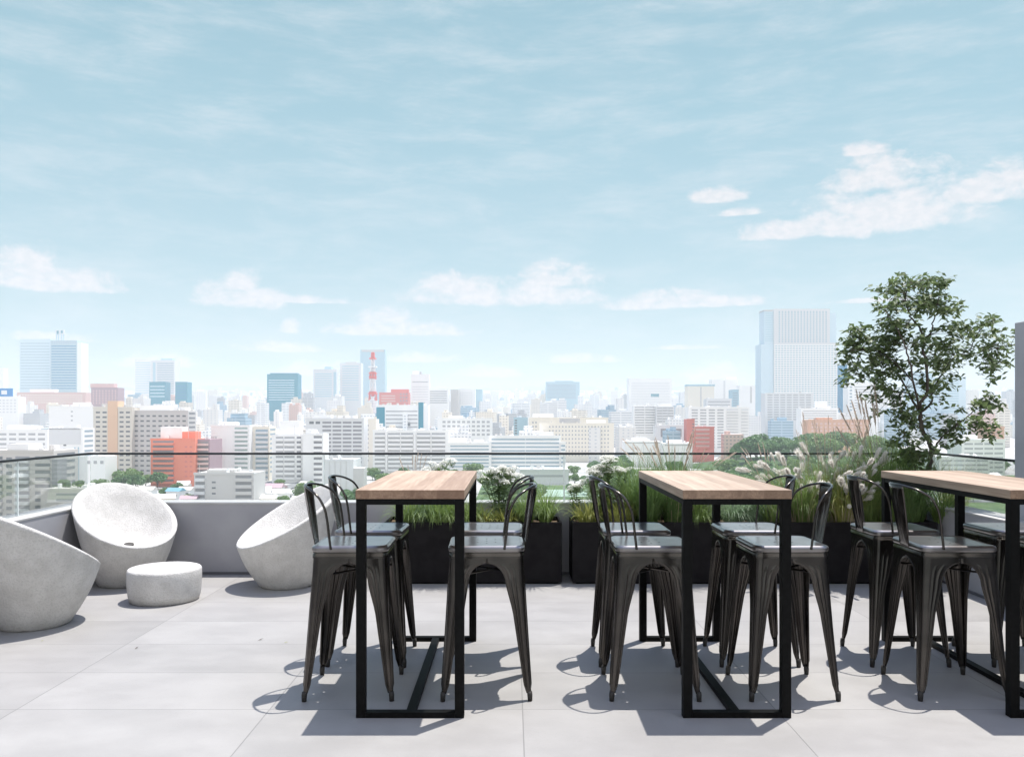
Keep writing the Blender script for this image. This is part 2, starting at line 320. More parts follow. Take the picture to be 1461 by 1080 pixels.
def pattern(name, wall, win, bay=3.4, fl=3.3, wf=.55, hf=.45):
    m = mat(name, wall, .75); nt = m.node_tree; p = nt.nodes['Principled BSDF']
    t = N(nt, 'ShaderNodeTexCoord'); s = N(nt, 'ShaderNodeSeparateXYZ'); nt.links.new(t.outputs['Object'], s.inputs[0])
    ge = N(nt, 'ShaderNodeNewGeometry'); sn = N(nt, 'ShaderNodeSeparateXYZ'); nt.links.new(ge.outputs['Normal'], sn.inputs[0])
    u = M(nt, 'FRACT', M(nt, 'DIVIDE', M(nt, 'ADD', s.outputs[0], s.outputs[1]), bay)); v = M(nt, 'FRACT', M(nt, 'DIVIDE', s.outputs[2], fl))
    k = M(nt, 'MULTIPLY', M(nt, 'LESS_THAN', u, wf), M(nt, 'LESS_THAN', v, hf)); k = M(nt, 'MULTIPLY', k, M(nt, 'LESS_THAN', M(nt, 'ABSOLUTE', sn.outputs[2]), .5))
    oi = N(nt, 'ShaderNodeObjectInfo'); tone = M(nt, 'ADD', .88, M(nt, 'MULTIPLY', oi.outputs['Random'], .14)); tn = N(nt, 'ShaderNodeCombineColor')
    for i in range(3): nt.links.new(tone, tn.inputs[i])
    nt.links.new(mixc(nt, k, mixc(nt, 1.0, wall, tn.outputs[0], 'MULTIPLY'), win), p.inputs['Base Color'])
    return m
PAT = {'white': [pattern('white_block_a', (.88,.87,.85), (.50,.52,.55)), pattern('white_block_b', (.86,.86,.85), (.46,.48,.51), 20, 3.2, .93, .38), pattern('white_block_c', (.83,.81,.78), (.56,.57,.59), 5.5, 3.4, .35, .4)],
       'cream': [pattern('cream_block_a', (.84,.78,.68), (.55,.50,.45), 3.6, 3.4, .5, .4), pattern('cream_block_b', (.76,.71,.63), (.45,.42,.38), 7, 3.4, .8, .35)],
       'grey': [pattern('grey_block_a', (.54,.55,.56), (.42,.44,.46)), pattern('grey_block_b', (.60,.60,.60), (.30,.32,.34), 16, 3.4, .9, .42)],
       'pink': [pattern('pink_block', (.72,.52,.46), (.40,.32,.31), 3.5, 3.4, .5, .4)], 'blue': [pattern('blue_block', (.44,.55,.63), (.25,.37,.45), 24, 3.6, .95, .5)]}

# ------------------------------------------------------------------ ground, roads, hills
gb = MB(); ys = [-400,0,60,150,250,400,500,700,900,1200,1500,1850,2200,2700,3200,4000,5000,6000,7000,8000,9200]
xs = [-9000,-6000,-4000,-2500,-1500,-900,-500,-200,0,200,500,900,1500,2500,4000,6000,9000]
gb.grid([[(x, y, gz(y)) for x in xs] for y in ys])
gm = noisy('city_ground', (.34,.33,.32), (.44,.43,.415), .03, 8, .9)
nt = gm.node_tree; p = nt.nodes['Principled BSDF']; t = N(nt, 'ShaderNodeTexCoord'); n = N(nt, 'ShaderNodeTexNoise'); n.inputs['Scale'].default_value = .008; n.inputs['Detail'].default_value = 9; nt.links.new(t.outputs['Object'], n.inputs['Vector'])
src = p.inputs['Base Color'].links[0].from_socket; nt.links.new(mixc(nt, smooth(nt, n.outputs[0], .60, .66), src, (.09,.14,.055)), p.inputs['Base Color'])
tag(gb.build('ground', gm), kind='structure')
hm = noisy('hill_woods', (.10,.14,.10), (.15,.19,.14), .01, 6, .9)
hb = MB(); rows = []
for j, (yy, k) in enumerate([(8300,0),(8700,.75),(8950,1),(9150,.6)]):
    r_ = []
    for i in range(90):
        x = -8600+i*193; h = 250+ (70*abs(math.sin(i*.37))+45*math.sin(i*.11+1)+28*math.sin(i*.93)+12*math.sin(i*2.1)); h *= (1.0 if x < 500 else .86)
        r_.append((x, yy, 240+(h-215)*k if k else 215))
    rows.append(r_)
hb.grid(rows); tag(hb.build('hills', hm, smooth=True), kind='structure')
def sheet(name, pts, m, dz, kind='structure'):
    b = MB(); b.add([(x, y, gz(y)+dz) for x, y in pts], [tuple(range(len(pts)))]); return tag(b.build(name, m), kind=kind)
asph = noisy('asphalt', (.16,.16,.165), (.22,.22,.22), .2, 6, .9); lawn = noisy('lawn', (.05,.10,.03), (.10,.155,.05), .1, 7, .95)
sheet('lawn', [(40,330),(420,330),(420,500),(60,500)], lawn, .15)
sheet('lawn', [(60,505),(495,505),(520,640),(60,640)], lawn, .15)
sheet('road', [(-190,395),(-60,380),(30,345),(30,330),(-70,366),(-190,382)], asph, .3)
sheet('road', [(-160,380),(-150,380),(-130,640),(-142,640)], asph, .35)
sheet('road', [(20,440),(420,455),(420,468),(20,452)], asph, .4)
sheet('path', [(20,368),(110,372),(110,379),(20,374)], mat('pale_paving', (.5,.49,.46), .9), .4)
sheet('lawn', [(-20,436),(70,436),(75,556),(-20,556)], lawn, .1)
sheet('path', [(-20,452),(72,455),(72,463),(-20,460)], mat('pale_gravel', (.42,.41,.39), .9), .45)
sheet('tennis_court', [(4,478),(58,478),(60,522),(4,522)], mat('court_green', (.27,.36,.29), .8), .4)
sheet('water', [(32,388),(118,388),(118,403),(36,403)], mat('river_water', (.14,.22,.20), .12), .3)

# ------------------------------------------------------------------ city buildings
CUBE = {}
def cube_mesh(m):
    if m.name not in CUBE:
        b = MB(); b.box(0,1,0,1,0,1); CUBE[m.name] = b.build('block', m, mesh_only=True)
    return CUBE[m.name]
class Bld:
    def __init__(s, label, x0, x1, yt, D, dep, wall, name='building', cat='building', group=None, rot=0, side=None):
        s.D, s.g = D, gz(D); s.cx = (x0+x1)/2
        s.px0, s.px1, s.yt = x0, x1, yt
        s.o = empty(name, ((s.cx-CX)/F*D, D, s.g), R(rot)); tag(s.o, label, cat, group); s.name = name
        s.W = (x1-x0)/F*D; s.H = CH-(yt-HY)/F*D-s.g; s.dep = dep; s.nw = {}
        s.raw('wall', -s.W/2, s.W/2, 0, dep, -3, s.H, wall)
        s.raw('parapet', -s.W/2-.25, s.W/2+.25, -.25, .15, s.H-.9, s.H+.35, wall)
        if side:
            nf = max(2, int(s.H/3.3)); xe = s.W/2 if s.cx < CX else -s.W/2-.06
            for k in range(nf-1):
                z = s.H-2.6-k*3.3
                if z < 1: break
                s.raw('window', xe, xe+.06, dep*.15, dep*.85, z, z+1.3, side)
    def raw(s, nm, x0, x1, y0, y1, z0, z1, m):
        k = s.nw.get(nm, 0); s.nw[nm] = k+1
        if k >= 99: s.nw.setdefault('over', []).append((nm, x0, x1, y0, y1, z0, z1, m)); return None
        return inst(nm, cube_mesh(m), s.o, (x0, y0, z0), (0,0,0), (x1-x0, y1-y0, z1-z0))
    def X(s, px): return (px-s.cx)/F*s.D
    def Z(s, py): return CH-(py-HY)/F*s.D-s.g
    def blk(s, nm, x0, x1, ya, yb, m, y0=-.3, y1=None):
        s.raw(nm, s.X(x0), s.X(x1), y0, s.dep*.8 if y1 is None else y1, s.Z(yb), s.Z(ya), m); return s
    def roofbox(s, x0, x1, yt, m, nm='rooftop_box'):
        s.raw(nm, s.X(x0), s.X(x1), s.dep*.25, s.dep*.8, s.H, s.Z(yt), m); return s
    def win(s, x0, x1, ya, yb, nx, ny, m, wf=.6, hf=.5, nm='window'):
        xa, xb, zt, zb = s.X(x0), s.X(x1), s.Z(ya), s.Z(yb); bw, fh = (xb-xa)/nx, (zt-zb)/ny
        for j in range(ny):
            for i in range(nx):
                x = xa+bw*(i+.5); z = zt-fh*(j+.5)
                s.raw(nm, x-bw*wf/2, x+bw*wf/2, -.07, .02, z-fh*hf/2, z+fh*hf/2, m)
        return s
    def balc(s, x0, x1, ya, yb, nb, ny, slab, m, gap=.06, proud=1.1):
        xa, xb, zt, zb = s.X(x0), s.X(x1), s.Z(ya), s.Z(yb); bw, fh = (xb-xa)/nb, (zt-zb)/ny
        for j in range(ny):
            for i in range(nb):
                x = xa+bw*(i+gap/2); x2 = xa+bw*(i+1-gap/2); z = zt-fh*(j+1)
                s.raw('window', x+.1, x2-.1, -.05, .02, z+fh*.42, z+fh*.9, m)
                s.raw('balcony', x, x2, -proud, -.001, z, z+fh*.46, slab)
        return s
    def piers(s, xs_, ya, yb, wpx, m, proud=1.3, nm='pier'):
        for x in xs_: s.raw(nm, s.X(x-wpx/2), s.X(x+wpx/2), -proud, -.002, s.Z(yb), s.Z(ya), m)
        return s
    def done(s):
        if s.D < 1300 and s.W > 8:
            q = random.Random(int(s.cx*7))
            for k in range(3+int(s.W/12)):
                x = q.uniform(-s.W/2+1, s.W/2-3); y = q.uniform(.5, s.dep*.7); w_ = q.uniform(.8, 2.6)
                s.raw('roof_unit', x, x+w_, y, y+q.uniform(.8,2), s.H, s.H+q.uniform(.9,2.4), P[q.choice(['white','lightgrey','grey'])])
            if q.random() < .6: x = q.uniform(-s.W/2+1, s.W/2-1); s.raw('antenna', x, x+.18, 3, 3.18, s.H, s.H+q.uniform(4,7), P['grey'])
        ov = s.nw.get('over', [])
        if ov:
            groups = {}
            for t_ in ov: groups.setdefault((t_[0], t_[7].name), []).append(t_)
            for (nm, mn), L in groups.items():
                b = MB()
                for t_ in L: b.box(*t_[1:7])
                tag(b.build(nm, L[0][7], s.o), kind='stuff')
        LAND.append((s.cx, (s.yt)/1.0, s.o['label'])); return s
LAND = []
p_ = P
# --- left side
b = Bld('grey beige apartment block with balconies behind left glass panel', -70, 76, 643, 380, 22, p_['greybeige'], side=p_['dark'])
b.balc(-60,6,650,760,1,11,p_['greybeige'],p_['dark']).win(8,18,650,760,1,11,p_['dark'],.8).balc(21,43,650,760,1,11,p_['lightgrey'],p_['darkgrey']).balc(49,73,650,760,1,11,p_['greybeige'],p_['dark']).roofbox(0,30,634,p_['lightgrey']).blk('stair_tower',74,82,655,760,p_['darkgrey'],-.2,8).done()
b = Bld('low car park building with green planted roof at left glass', 58, 122, 698, 362, 26, p_['greybeige'], cat='car park')
b.win(80,120,701,734,1,4,p_['darkgrey'],.98,.4,'opening').done()
b = Bld('white apartment block with four rows of windows at far left', -40, 68, 613, 640, 18, p_['white'], side=p_['softdark'])
b.win(-30,66,616,700,7,12,p_['softdark'],.72,.42).roofbox(5,40,607,p_['offwhite']).done()
b = Bld('blue grey topped white tower with a blue stripe', 70, 118, 611, 560, 16, p_['white'], side=p_['midglass'])
b.blk('upper_panel',70,115,611,634,p_['lightgrey'],-.25,-.01).win(90,95,612,690,1,12,p_['dark'],.8,.45).blk('blue_stripe',96,103,645,692,p_['blue'],-.3,-.01).balc(78,84,636,692,1,8,p_['white'],p_['dark']).piers([107,112],638,692,1.5,p_['blue'],.3).done()
b = Bld('blank cream white block behind the blue grey topped tower', 70, 133, 580, 780, 20, p_['offwhite'])
b.win(101,104,584,603,1,3,p_['softdark'],.9,.3).roofbox(100,118,574,p_['white']).done()
b = Bld('big beige apartment tower with tan vertical strip and rows of small windows', 133, 188, 581, 600, 20, p_['beige'])
b.win(135,154,585,680,2,14,p_['dark'],.62,.36).blk('tan_strip',154,168,572,684,p_['tan'],-.5,10).win(169,187,585,680,2,14,p_['dark'],.62,.36).roofbox(140,151,576,p_['grey']).done()
b = Bld('long grey wing with a regular window grid beside the tan striped tower', 188, 268, 586, 605, 16, p_['grey'], side=p_['dark'])
b.win(190,267,590,682,9,13,p_['dark'],.56,.34).roofbox(196,240,578,p_['white']).roofbox(245,262,581,p_['offwhite']).done()
b = Bld('white low house group with slanting white roof below the beige tower', 118, 150, 651, 520, 16, p_['white'], name='house', cat='house')
b.win(122,150,655,664,3,1,p_['softdark'],.5,.5).done()
b = Bld('bright orange red apartment block with balconies in front of the grey wing', 215, 278, 626, 545, 18, p_['orange'])
b.balc(217,249,628,690,1,9,p_['orange'],p_['darkgrey'],proud=1.5).win(262,276,634,690,2,8,p_['red'],.5,.3).roofbox(225,256,609,p_['white']).roofbox(256,275,616,p_['orange']).done()
b = Bld('dark red flank wing with grey balconies right of the orange block', 278, 299, 627, 550, 24, p_['mauve'])
b.balc(279,298,629,690,1,9,p_['pink'],p_['darkgrey'],proud=1.6).done()
b = Bld('tall white apartment block with one blank wall and greenish balconies', 301, 356, 607, 585, 18, p_['white'])
b.balc(334,354,609,690,1,13,p_['white'],p_['green_slot']).roofbox(310,330,602,p_['offwhite']).done()
b = Bld('slim apartment block with cream strip and blue grey balconies', 356, 384, 609, 592, 18, p_['cream'], side=p_['midglass'])
b.balc(364,383,612,692,1,12,p_['lightgrey'],p_['midglass']).win(357,361,612,690,1,12,p_['tan'],.5,.5).done()
b = Bld('low dull grey block with blank middle wall behind the back parapet', 277, 362, 675, 420, 20, p_['grey'])
b.balc(278,293,677,715,1,4,p_['lightgrey'],p_['darkgrey']).win(302,308,684,708,1,3,p_['dark'],.9,.3).balc(335,360,677,715,1,4,p_['grey'],p_['darkgrey']).roofbox(290,330,671,p_['grey']).done()
b = Bld('white apartment block with thin balconies left of the grey bay block', 388, 432, 621, 575, 18, p_['white'])
b.balc(393,405,622,684,1,9,p_['white'],p_['softdark']).balc(405,421,622,684,1,9,p_['white'],p_['softdark']).balc(423,430,622,684,1,9,p_['white'],p_['darkgrey']).roofbox(397,425,601,p_['white']).done()
b = Bld('narrow white block with blank flank and short balconies', 432, 461, 619, 570, 18, p_['offwhite'])
b.balc(447,460,621,690,1,9,p_['white'],p_['darkgrey']).roofbox(434,446,613,p_['lightgrey']).done()
b = Bld('large grey apartment block with four bays of dark window bands', 436, 519, 597, 640, 18, p_['lightgrey'])
b.win(459,517,600,662,4,11,p_['darkgrey'],.86,.5).win(440,458,600,606,2,1,p_['dark'],.7,.6).roofbox(445,470,592,p_['lightgrey']).roofbox(480,505,593,p_['white']).done()
b = Bld('cream block between grey bay block and the long balcony slab', 519, 536, 598, 690, 18, p_['cream'])
b.win(523,527,604,660,1,9,p_['softdark'],.5,.4).done()
b = Bld('windowless pale grey hall behind the left stools', 463, 504, 656, 470, 24, p_['lightgrey'], cat='hall')
b.piers([470,478,486,494],657,700,.5,p_['grey'],.2,'panel_joint').blk('side_annexe',504,519,668,700,p_['grey'],-.2,10).done()
b = Bld('long white balcony slab block with four bays behind the first table', 532, 640, 614, 640, 14, p_['white'])
b.balc(534,550,617,672,1,9,p_['white'],p_['softdark']).balc(553,590,617,672,2,9,p_['white'],p_['softdark']).balc(594,636,617,672,2,9,p_['white'],p_['softdark']).piers([551.5,592],615,672,2.5,p_['white']).win(537,548,668,676,1,1,p_['dark'],.9,.8).done()
b = Bld('white ribbon windowed block right of the balcony slab', 638, 700, 632, 615, 14, p_['white'])
b.win(642,698,634,668,1,7,p_['midglass'],.98,.42,'window_band').roofbox(642,665,626,p_['cream']).roofbox(676,690,628,p_['offwhite']).done()
b = Bld('widest white ribbon windowed block behind the glass joint', 698, 800, 622, 625, 14, p_['white'], side=p_['midglass'])
b.win(701,798,624,668,2,8,p_['midglass'],.985,.42,'window_band').roofbox(760,790,617,p_['lightgrey']).done()
b = Bld('stepped lower end of the ribbon windowed block', 800, 807, 631, 622, 12, p_['white']); b.win(800.5,806.5,633,668,1,6,p_['midglass'],.95,.42,'window_band').done()
b = Bld('white block with ten columns of square windows', 624, 702, 597, 900, 16, p_['white'])
b.win(630,700,599,623,10,4,p_['softdark'],.62,.5).roofbox(640,660,593,p_['offwhite']).done()
b = Bld('white banded office with dark teal glass ends', 537, 611, 578, 1000, 20, p_['white'])
b.blk('glass_corner',537,549,581,614,p_['teal'],-.4,4).blk('glass_strip',597,604,574,612,p_['teal'],-.5,4).win(550,596,584,612,1,5,p_['softdark'],.98,.35,'window_band').win(574,586,602,608,1,1,p_['dark'],.9,.9).done()
b = Bld('cream government block with a grid of small square windows', 770, 876, 604, 800, 18, p_['cream'])
b.win(782,870,606,652,19,8,p_['softdark'],.42,.42).roofbox(799,828,597,p_['softdark']).roofbox(838,865,599,p_['offwhite']).done()
b = Bld('tall cream block behind the window grid block', 755, 868, 596, 860, 18, p_['cream']); b.win(758,767,600,640,2,7,p_['softdark'],.5,.5).roofbox(760,790,590,p_['offwhite']).done()
b = Bld('blue grey slab with dark window column left of the cream blocks', 733, 753, 596, 880, 14, p_['blue']); b.win(734,738,598,620,1,6,p_['dark'],.9,.5).done()
b = Bld('white apartment slab with many grey balcony rows right of the cream block', 904, 936, 579, 1080, 14, p_['white']); b.balc(905,935,580,620,2,11,p_['white'],p_['softdark']).done()
b = Bld('grey topped apartment slab joined to the white slab', 936, 962, 580, 1070, 14, p_['lightgrey']); b.balc(937,961,581,604,3,6,p_['lightgrey'],p_['softdark']).roofbox(940,958,576,p_['white']).done()
b = Bld('pale hall with two dark window fields', 936, 982, 607, 850, 18, p_['lightgrey'], cat='hall'); b.win(942,973,611,624,2,1,p_['darkgrey'],.92,.9).done()
b = Bld('slender red block with red balconies', 980, 991, 598, 800, 14, p_['red']); b.win(987,991,603,625,1,5,p_['dark'],.5,.4).done()
b = Bld('lower red balcony block right of the slender red one', 991, 1019, 609, 800, 14, p_['red']); b.balc(992,1013,611,640,1,5,p_['red'],p_['pink']).done()
b = Bld('wide white apartment block with grey window bays behind the red ones', 982, 1069, 581, 900, 16, p_['white'])
b.win(985,1034,583,640,4,14,p_['softdark'],.72,.5).balc(1036,1054,583,640,1,14,p_['white'],p_['lightgrey']).balc(1057,1068,583,645,1,14,p_['white'],p_['lightgrey']).done()
b = Bld('long low white depot with white wall panels', 892, 945, 630, 730, 20, p_['white'], cat='depot'); b.piers([903,918,933],632,648,.8,p_['lightgrey'],.3,'wall_joint').win(894,943,631,632.5,1,1,p_['softdark'],.98,.9,'shadow_band').roofbox(905,925,625,p_['white']).done()
b = Bld('second low white depot beside the red blocks', 946, 988, 633, 720, 20, p_['offwhite'], cat='depot'); b.win(948,987,634,636,1,1,p_['softdark'],.98,.9,'shadow_band').roofbox(955,975,628,p_['white']).done()
b = Bld('orange brick school building above the park trees', 1153, 1240, 599, 900, 18, p_['brick'], cat='school'); b.win(1156,1238,602,632,13,6,p_['pink'],.5,.5).roofbox(1168,1190,596,p_['brick']).done()
b = Bld('white parking deck with dark slots behind the third table', 1340, 1412, 652, 560, 20, p_['white'], cat='car park'); b.win(1343,1410,654,692,4,6,p_['softdark'],.9,.4,'opening').done()
b = Bld('taller white block with dark slots right of the parking deck', 1372, 1434, 627, 600, 20, p_['white'], cat='car park'); b.win(1375,1432,630,690,4,9,p_['softdark'],.85,.4,'opening').roofbox(1385,1400,621,p_['white']).done()
b = Bld('small brick coloured block above the white parking deck', 1409, 1433, 609, 700, 16, p_['brick']); b.win(1411,1431,612,626,3,3,p_['pink'],.5,.5).done()
b = Bld('grey panelled hall on the river bank behind the glass joint', 742, 812, 670, 560, 26, p_['lightgrey'], cat='hall'); b.win(744,804,676,682,1,1,p_['softdark'],.97,.5,'window_band').done()
# --- far towers
b = Bld('broad pale glass office tower at far left with roof sign frame', 28, 72, 484, 2400, 40, p_['paleblue'], cat='tower', name='office_tower'); b.win(29,71,488,556,1,17,p_['glassgrey'],.99,.42,'window_band').done()
b = Bld('darker blue right half of the far left office tower', 72, 110, 486, 2380, 40, p_['glassgrey'], cat='tower', name='office_tower')
b.win(73,109,492,556,1,17,p_['deepblue'],.98,.42,'window_band').win(73,109,486,491,11,1,p_['midglass'],.5,.8).raw('edge_pier', b.X(110), b.X(116), 0, 40, 0, b.H-6, p_['offwhite'])
b.raw('roof_sign', b.X(78), b.X(91), 3, 6, b.H+18, b.H+30, p_['lightgrey'])
for xx in (79, 82, 86, 89): b.raw('sign_post', b.X(xx), b.X(xx+1), 3, 6, b.H, b.H+19, p_['blue'])
b.raw('sign_symbol', b.X(80), b.X(83), 2.6, 3, b.H+19, b.H+28, p_['teal']); b.raw('sign_symbol', b.X(86), b.X(89), 2.6, 3, b.H+21, b.H+29, p_['teal']); b.done()
b = Bld('pale office tower with two window fields left of centre', 192, 216, 513, 2400, 36, p_['offwhite'], cat='tower', name='office_tower'); b.win(193,215,516,562,1,14,p_['paleblue'],.98,.5,'window_band').done()
b = Bld('blue striped right half of the pale two field tower', 216, 249, 514, 2390, 36, p_['lightgrey'], cat='tower', name='office_tower'); b.win(218,222,517,560,1,1,p_['blue'],.9,1,'glass_strip').win(224,248,517,562,1,14,p_['midglass'],.98,.42,'window_band').roofbox(228,244,511,p_['blue']).done()
b = Bld('low teal glass block in front of the two field tower', 213, 236, 545, 2000, 30, p_['teal']); b.win(214,235,549,568,1,4,p_['blue'],.98,.4,'window_band').done()
b = Bld('second teal glass block right of the low one', 250, 267, 545, 2000, 30, p_['teal']); b.win(251,266,549,570,1,5,p_['deepblue'],.98,.4,'window_band').done()
b = Bld('mauve brown stepped block with violet top', 130, 168, 553, 1500, 26, p_['mauve']); b.win(131,167,556,577,8,6,p_['pink'],.4,.5).roofbox(126,160,547,p_['pink']).done()
b = Bld('long pink office with a grid of windows below the far left tower', 24, 122, 560, 1600, 26, p_['pink']); b.win(27,118,562,576,24,4,p_['cream'],.5,.5).roofbox(40,75,555,p_['offwhite']).done()
b = Bld('dark teal glass office tower with rounded look', 381, 425, 534, 2000, 34, p_['teal'], cat='tower', name='office_tower'); b.win(382,421,541,572,1,9,p_['paleblue'],.94,.3,'window_band').roofbox(384,423,532,p_['teal']).done()
b = Bld('pale blue office tower right of the teal tower', 447, 480, 527, 2200, 34, p_['lightgrey'], cat='tower', name='office_tower'); b.win(449,474,532,567,1,11,p_['blue'],.96,.42,'window_band').blk('glass_strip',476,480,531,570,p_['blue'],-.6,5).roofbox(462,472,523,p_['blue']).done()
b = Bld('grey office tower left of the red and white lattice mast', 485, 515, 518, 2250, 34, p_['lightgrey'], cat='tower', name='office_tower'); b.win(487,513,521,572,1,15,p_['blue'],.9,.36,'window_band').roofbox(492,508,516,p_['grey']).done()
b = Bld('tall blue glass tower directly behind the lattice mast', 514, 549, 499, 2500, 40, p_['blue'], cat='tower', name='office_tower'); b.win(515,528,503,570,1,18,p_['blue'],.95,.4,'window_band').win(541,548,503,570,1,1,p_['blue'],.95,1,'glass_strip').blk('crown_band',516,548,499,502,p_['grey'],-.6,38).done()
b = Bld('salmon red office block right of the lattice mast', 541, 583, 560, 1700, 30, p_['red']); b.roofbox(557,582,555,p_['red']).win(543,565,563,574,1,3,p_['pink'],.9,.4,'window_band').win(570,582,560,574,3,3,p_['mauve'],.6,.5).done()
b = Bld('slim white tower right of the salmon block', 586, 612, 534, 1800, 26, p_['white'], cat='tower', name='office_tower'); b.win(588,611,544,546,1,1,p_['softdark'],.98,.6,'window_band').win(588,611,550,572,1,6,p_['lightgrey'],.98,.3,'window_band').roofbox(588,597,529,p_['white']).roofbox(598,601,530,p_['softdark']).done()
b = Bld('grey banded block right of the slim white tower', 612, 640, 555, 1500, 24, p_['white']); b.win(613,638,557,576,1,6,p_['softdark'],.98,.5,'window_band').done()
b = Bld('grey flank block with white grid neighbour', 643, 654, 556, 1520, 24, p_['grey']); b.done()
b = Bld('white block with small dot windows right of the grey flank', 655, 678, 555, 1540, 24, p_['white']); b.win(656,674,559,577,7,6,p_['lightgrey'],.5,.5).done()
b = Bld('pale blue block at the right of the dot window block', 679, 688, 556, 1700, 24, p_['blue']); b.done()
b = Bld('flat wide blue teal office above the cream blocks', 779, 827, 545, 2400, 30, p_['blue'], cat='office', name='office_building'); b.win(780,822,548,569,1,11,p_['midglass'],.98,.5,'window_band').blk('roof_frame',792,818,543.4,545,p_['blue'],0,20).done()
b = Bld('broad white office tower with fine horizontal lines', 897, 959, 540, 1800, 30, p_['white'], cat='tower', name='office_tower'); b.win(900,956,545,577,1,14,p_['lightgrey'],.98,.35,'window_band').win(928,941,561,567,1,1,p_['teal'],.9,.7,'sign_panel').done()
b = Bld('cream twin panel block with grey roof band', 981, 1019, 549, 1500, 26, p_['cream']); b.blk('roof_band',980,1020,548.5,551,p_['blue'],-.6,20).win(999,1001,552,580,1,1,p_['grey'],.9,1,'joint').done()
b = Bld('white windowless twin block behind the cream twin panel block', 1016, 1054, 541, 1700, 26, p_['white']); b.win(1032,1035,543,575,1,1,p_['lightgrey'],.9,1,'joint').roofbox(1040,1052,538,p_['white']).done()
b = Bld('narrow slate blue block left of the great tower', 1044, 1054, 556, 1400, 20, p_['blue']); b.win(1045,1053,559,580,1,6,p_['midglass'],.9,.5,'window_band').done()
b = Bld('white block touching the great tower on its left', 1055, 1085, 550, 1650, 24, p_['white']); b.win(1070,1073,552,575,1,1,p_['grey'],.9,1,'joint').done()
b = Bld('low grey roofed office right of the cream twin panel block', 1008, 1044, 569, 1250, 20, p_['lightgrey']); b.win(1010,1042,571,580,1,2,p_['softdark'],.98,.4,'window_band').done()
b = Bld('great pale office tower with vertical fins, tallest in the skyline', 1104, 1184, 441, 1350, 44, p_['lightgrey'], cat='tower', name='office_tower')
b.blk('glass_corner',1091,1110,443,492,p_['paleblue'],2,30).blk('glass_corner',1086,1104,491,602,p_['paleblue'],1,32).blk('lower_shaft',1104,1194,489,602,p_['lightgrey'],-1.6,40)
for k in range(21): b.raw('window_column', b.X(1106+k*4.2), b.X(1108.1+k*4.2), -1.7, -1.59, b.Z(600), b.Z(491.5), p_['glassgrey'])
for k in range(16): b.raw('window_column', b.X(1111+k*4.45), b.X(1112.9+k*4.45), -.12, 0, b.Z(488.5), b.Z(444), p_['glassgrey'])
for k in range(13): b.raw('floor_line', b.X(1104.5), b.X(1183.5), -.2, -.13, b.Z(486-k*3.2)-.6, b.Z(486-k*3.2)+.6, p_['lightgrey'])
for k in range(34): b.raw('floor_line', b.X(1104), b.X(1194), -1.78, -1.71, b.Z(598-k*3.2)-.8, b.Z(598-k*3.2)+.8, p_['white'])
for k in range(17): b.raw('glass_band', b.X(1092), b.X(1104), 1.8, 2.0, b.Z(486-k*2.5)-.4, b.Z(486-k*2.5)+.5, p_['blue'])
b.blk('crown_slat',1184,1194,446,489,p_['paleblue'],2,30).blk('roof_edge',1091,1103,442,444,p_['grey'],1.6,30).done()
b = Bld('grey gridded apartment block at the foot of the great tower', 1092, 1160, 561, 1150, 20, p_['lightgrey']); b.win(1094,1158,562,600,7,11,p_['softdark'],.78,.5).done()
b = Bld('low white banded block at the right foot of the great tower', 1143, 1196, 583, 1050, 18, p_['white']); b.win(1145,1194,585,598,1,4,p_['softdark'],.98,.35,'window_band').roofbox(1168,1182,572,p_['white']).done()
b = Bld('narrow blue glass tower just right of the great tower', 1201, 1209, 521, 1500, 20, p_['deepblue'], cat='tower', name='office_tower'); b.done()
b = Bld('white banded office behind the left of the tree crown', 1210, 1252, 546, 1400, 22, p_['white']); b.win(1212,1216,550,592,1,9,p_['midglass'],.9,.5).win(1219,1250,550,592,1,11,p_['softdark'],.98,.32,'window_band').done()
b = Bld('pale blue glass office behind the tree trunk', 1298, 1330, 530, 1500, 24, p_['paleblue']); b.win(1299,1329,533,590,1,15,p_['blue'],.98,.45,'window_band').done()
b = Bld('blue banded office tower right of the tree trunk', 1340, 1378, 538, 1450, 24, p_['paleblue'], cat='tower', name='office_tower'); b.win(1342,1368,542,592,1,14,p_['blue'],.98,.45,'window_band').done()
b = Bld('distant white block at the left edge below the sky', -6, 5, 525, 2200, 20, p_['white']); b.done()
b = Bld('white building with a blue roof sign at the left edge', -10, 26, 566, 1100, 18, p_['white']); b.win(-8,24,569,590,6,5,p_['lightgrey'],.6,.5).raw('roof_sign', b.X(-8), b.X(18), 0, 1, b.H, b.Z(554), p_['signblue']); b.raw('sign_symbol', b.X(2), b.X(10), -.1, 0, b.H+3, b.Z(557), p_['signwhite']); b.done()

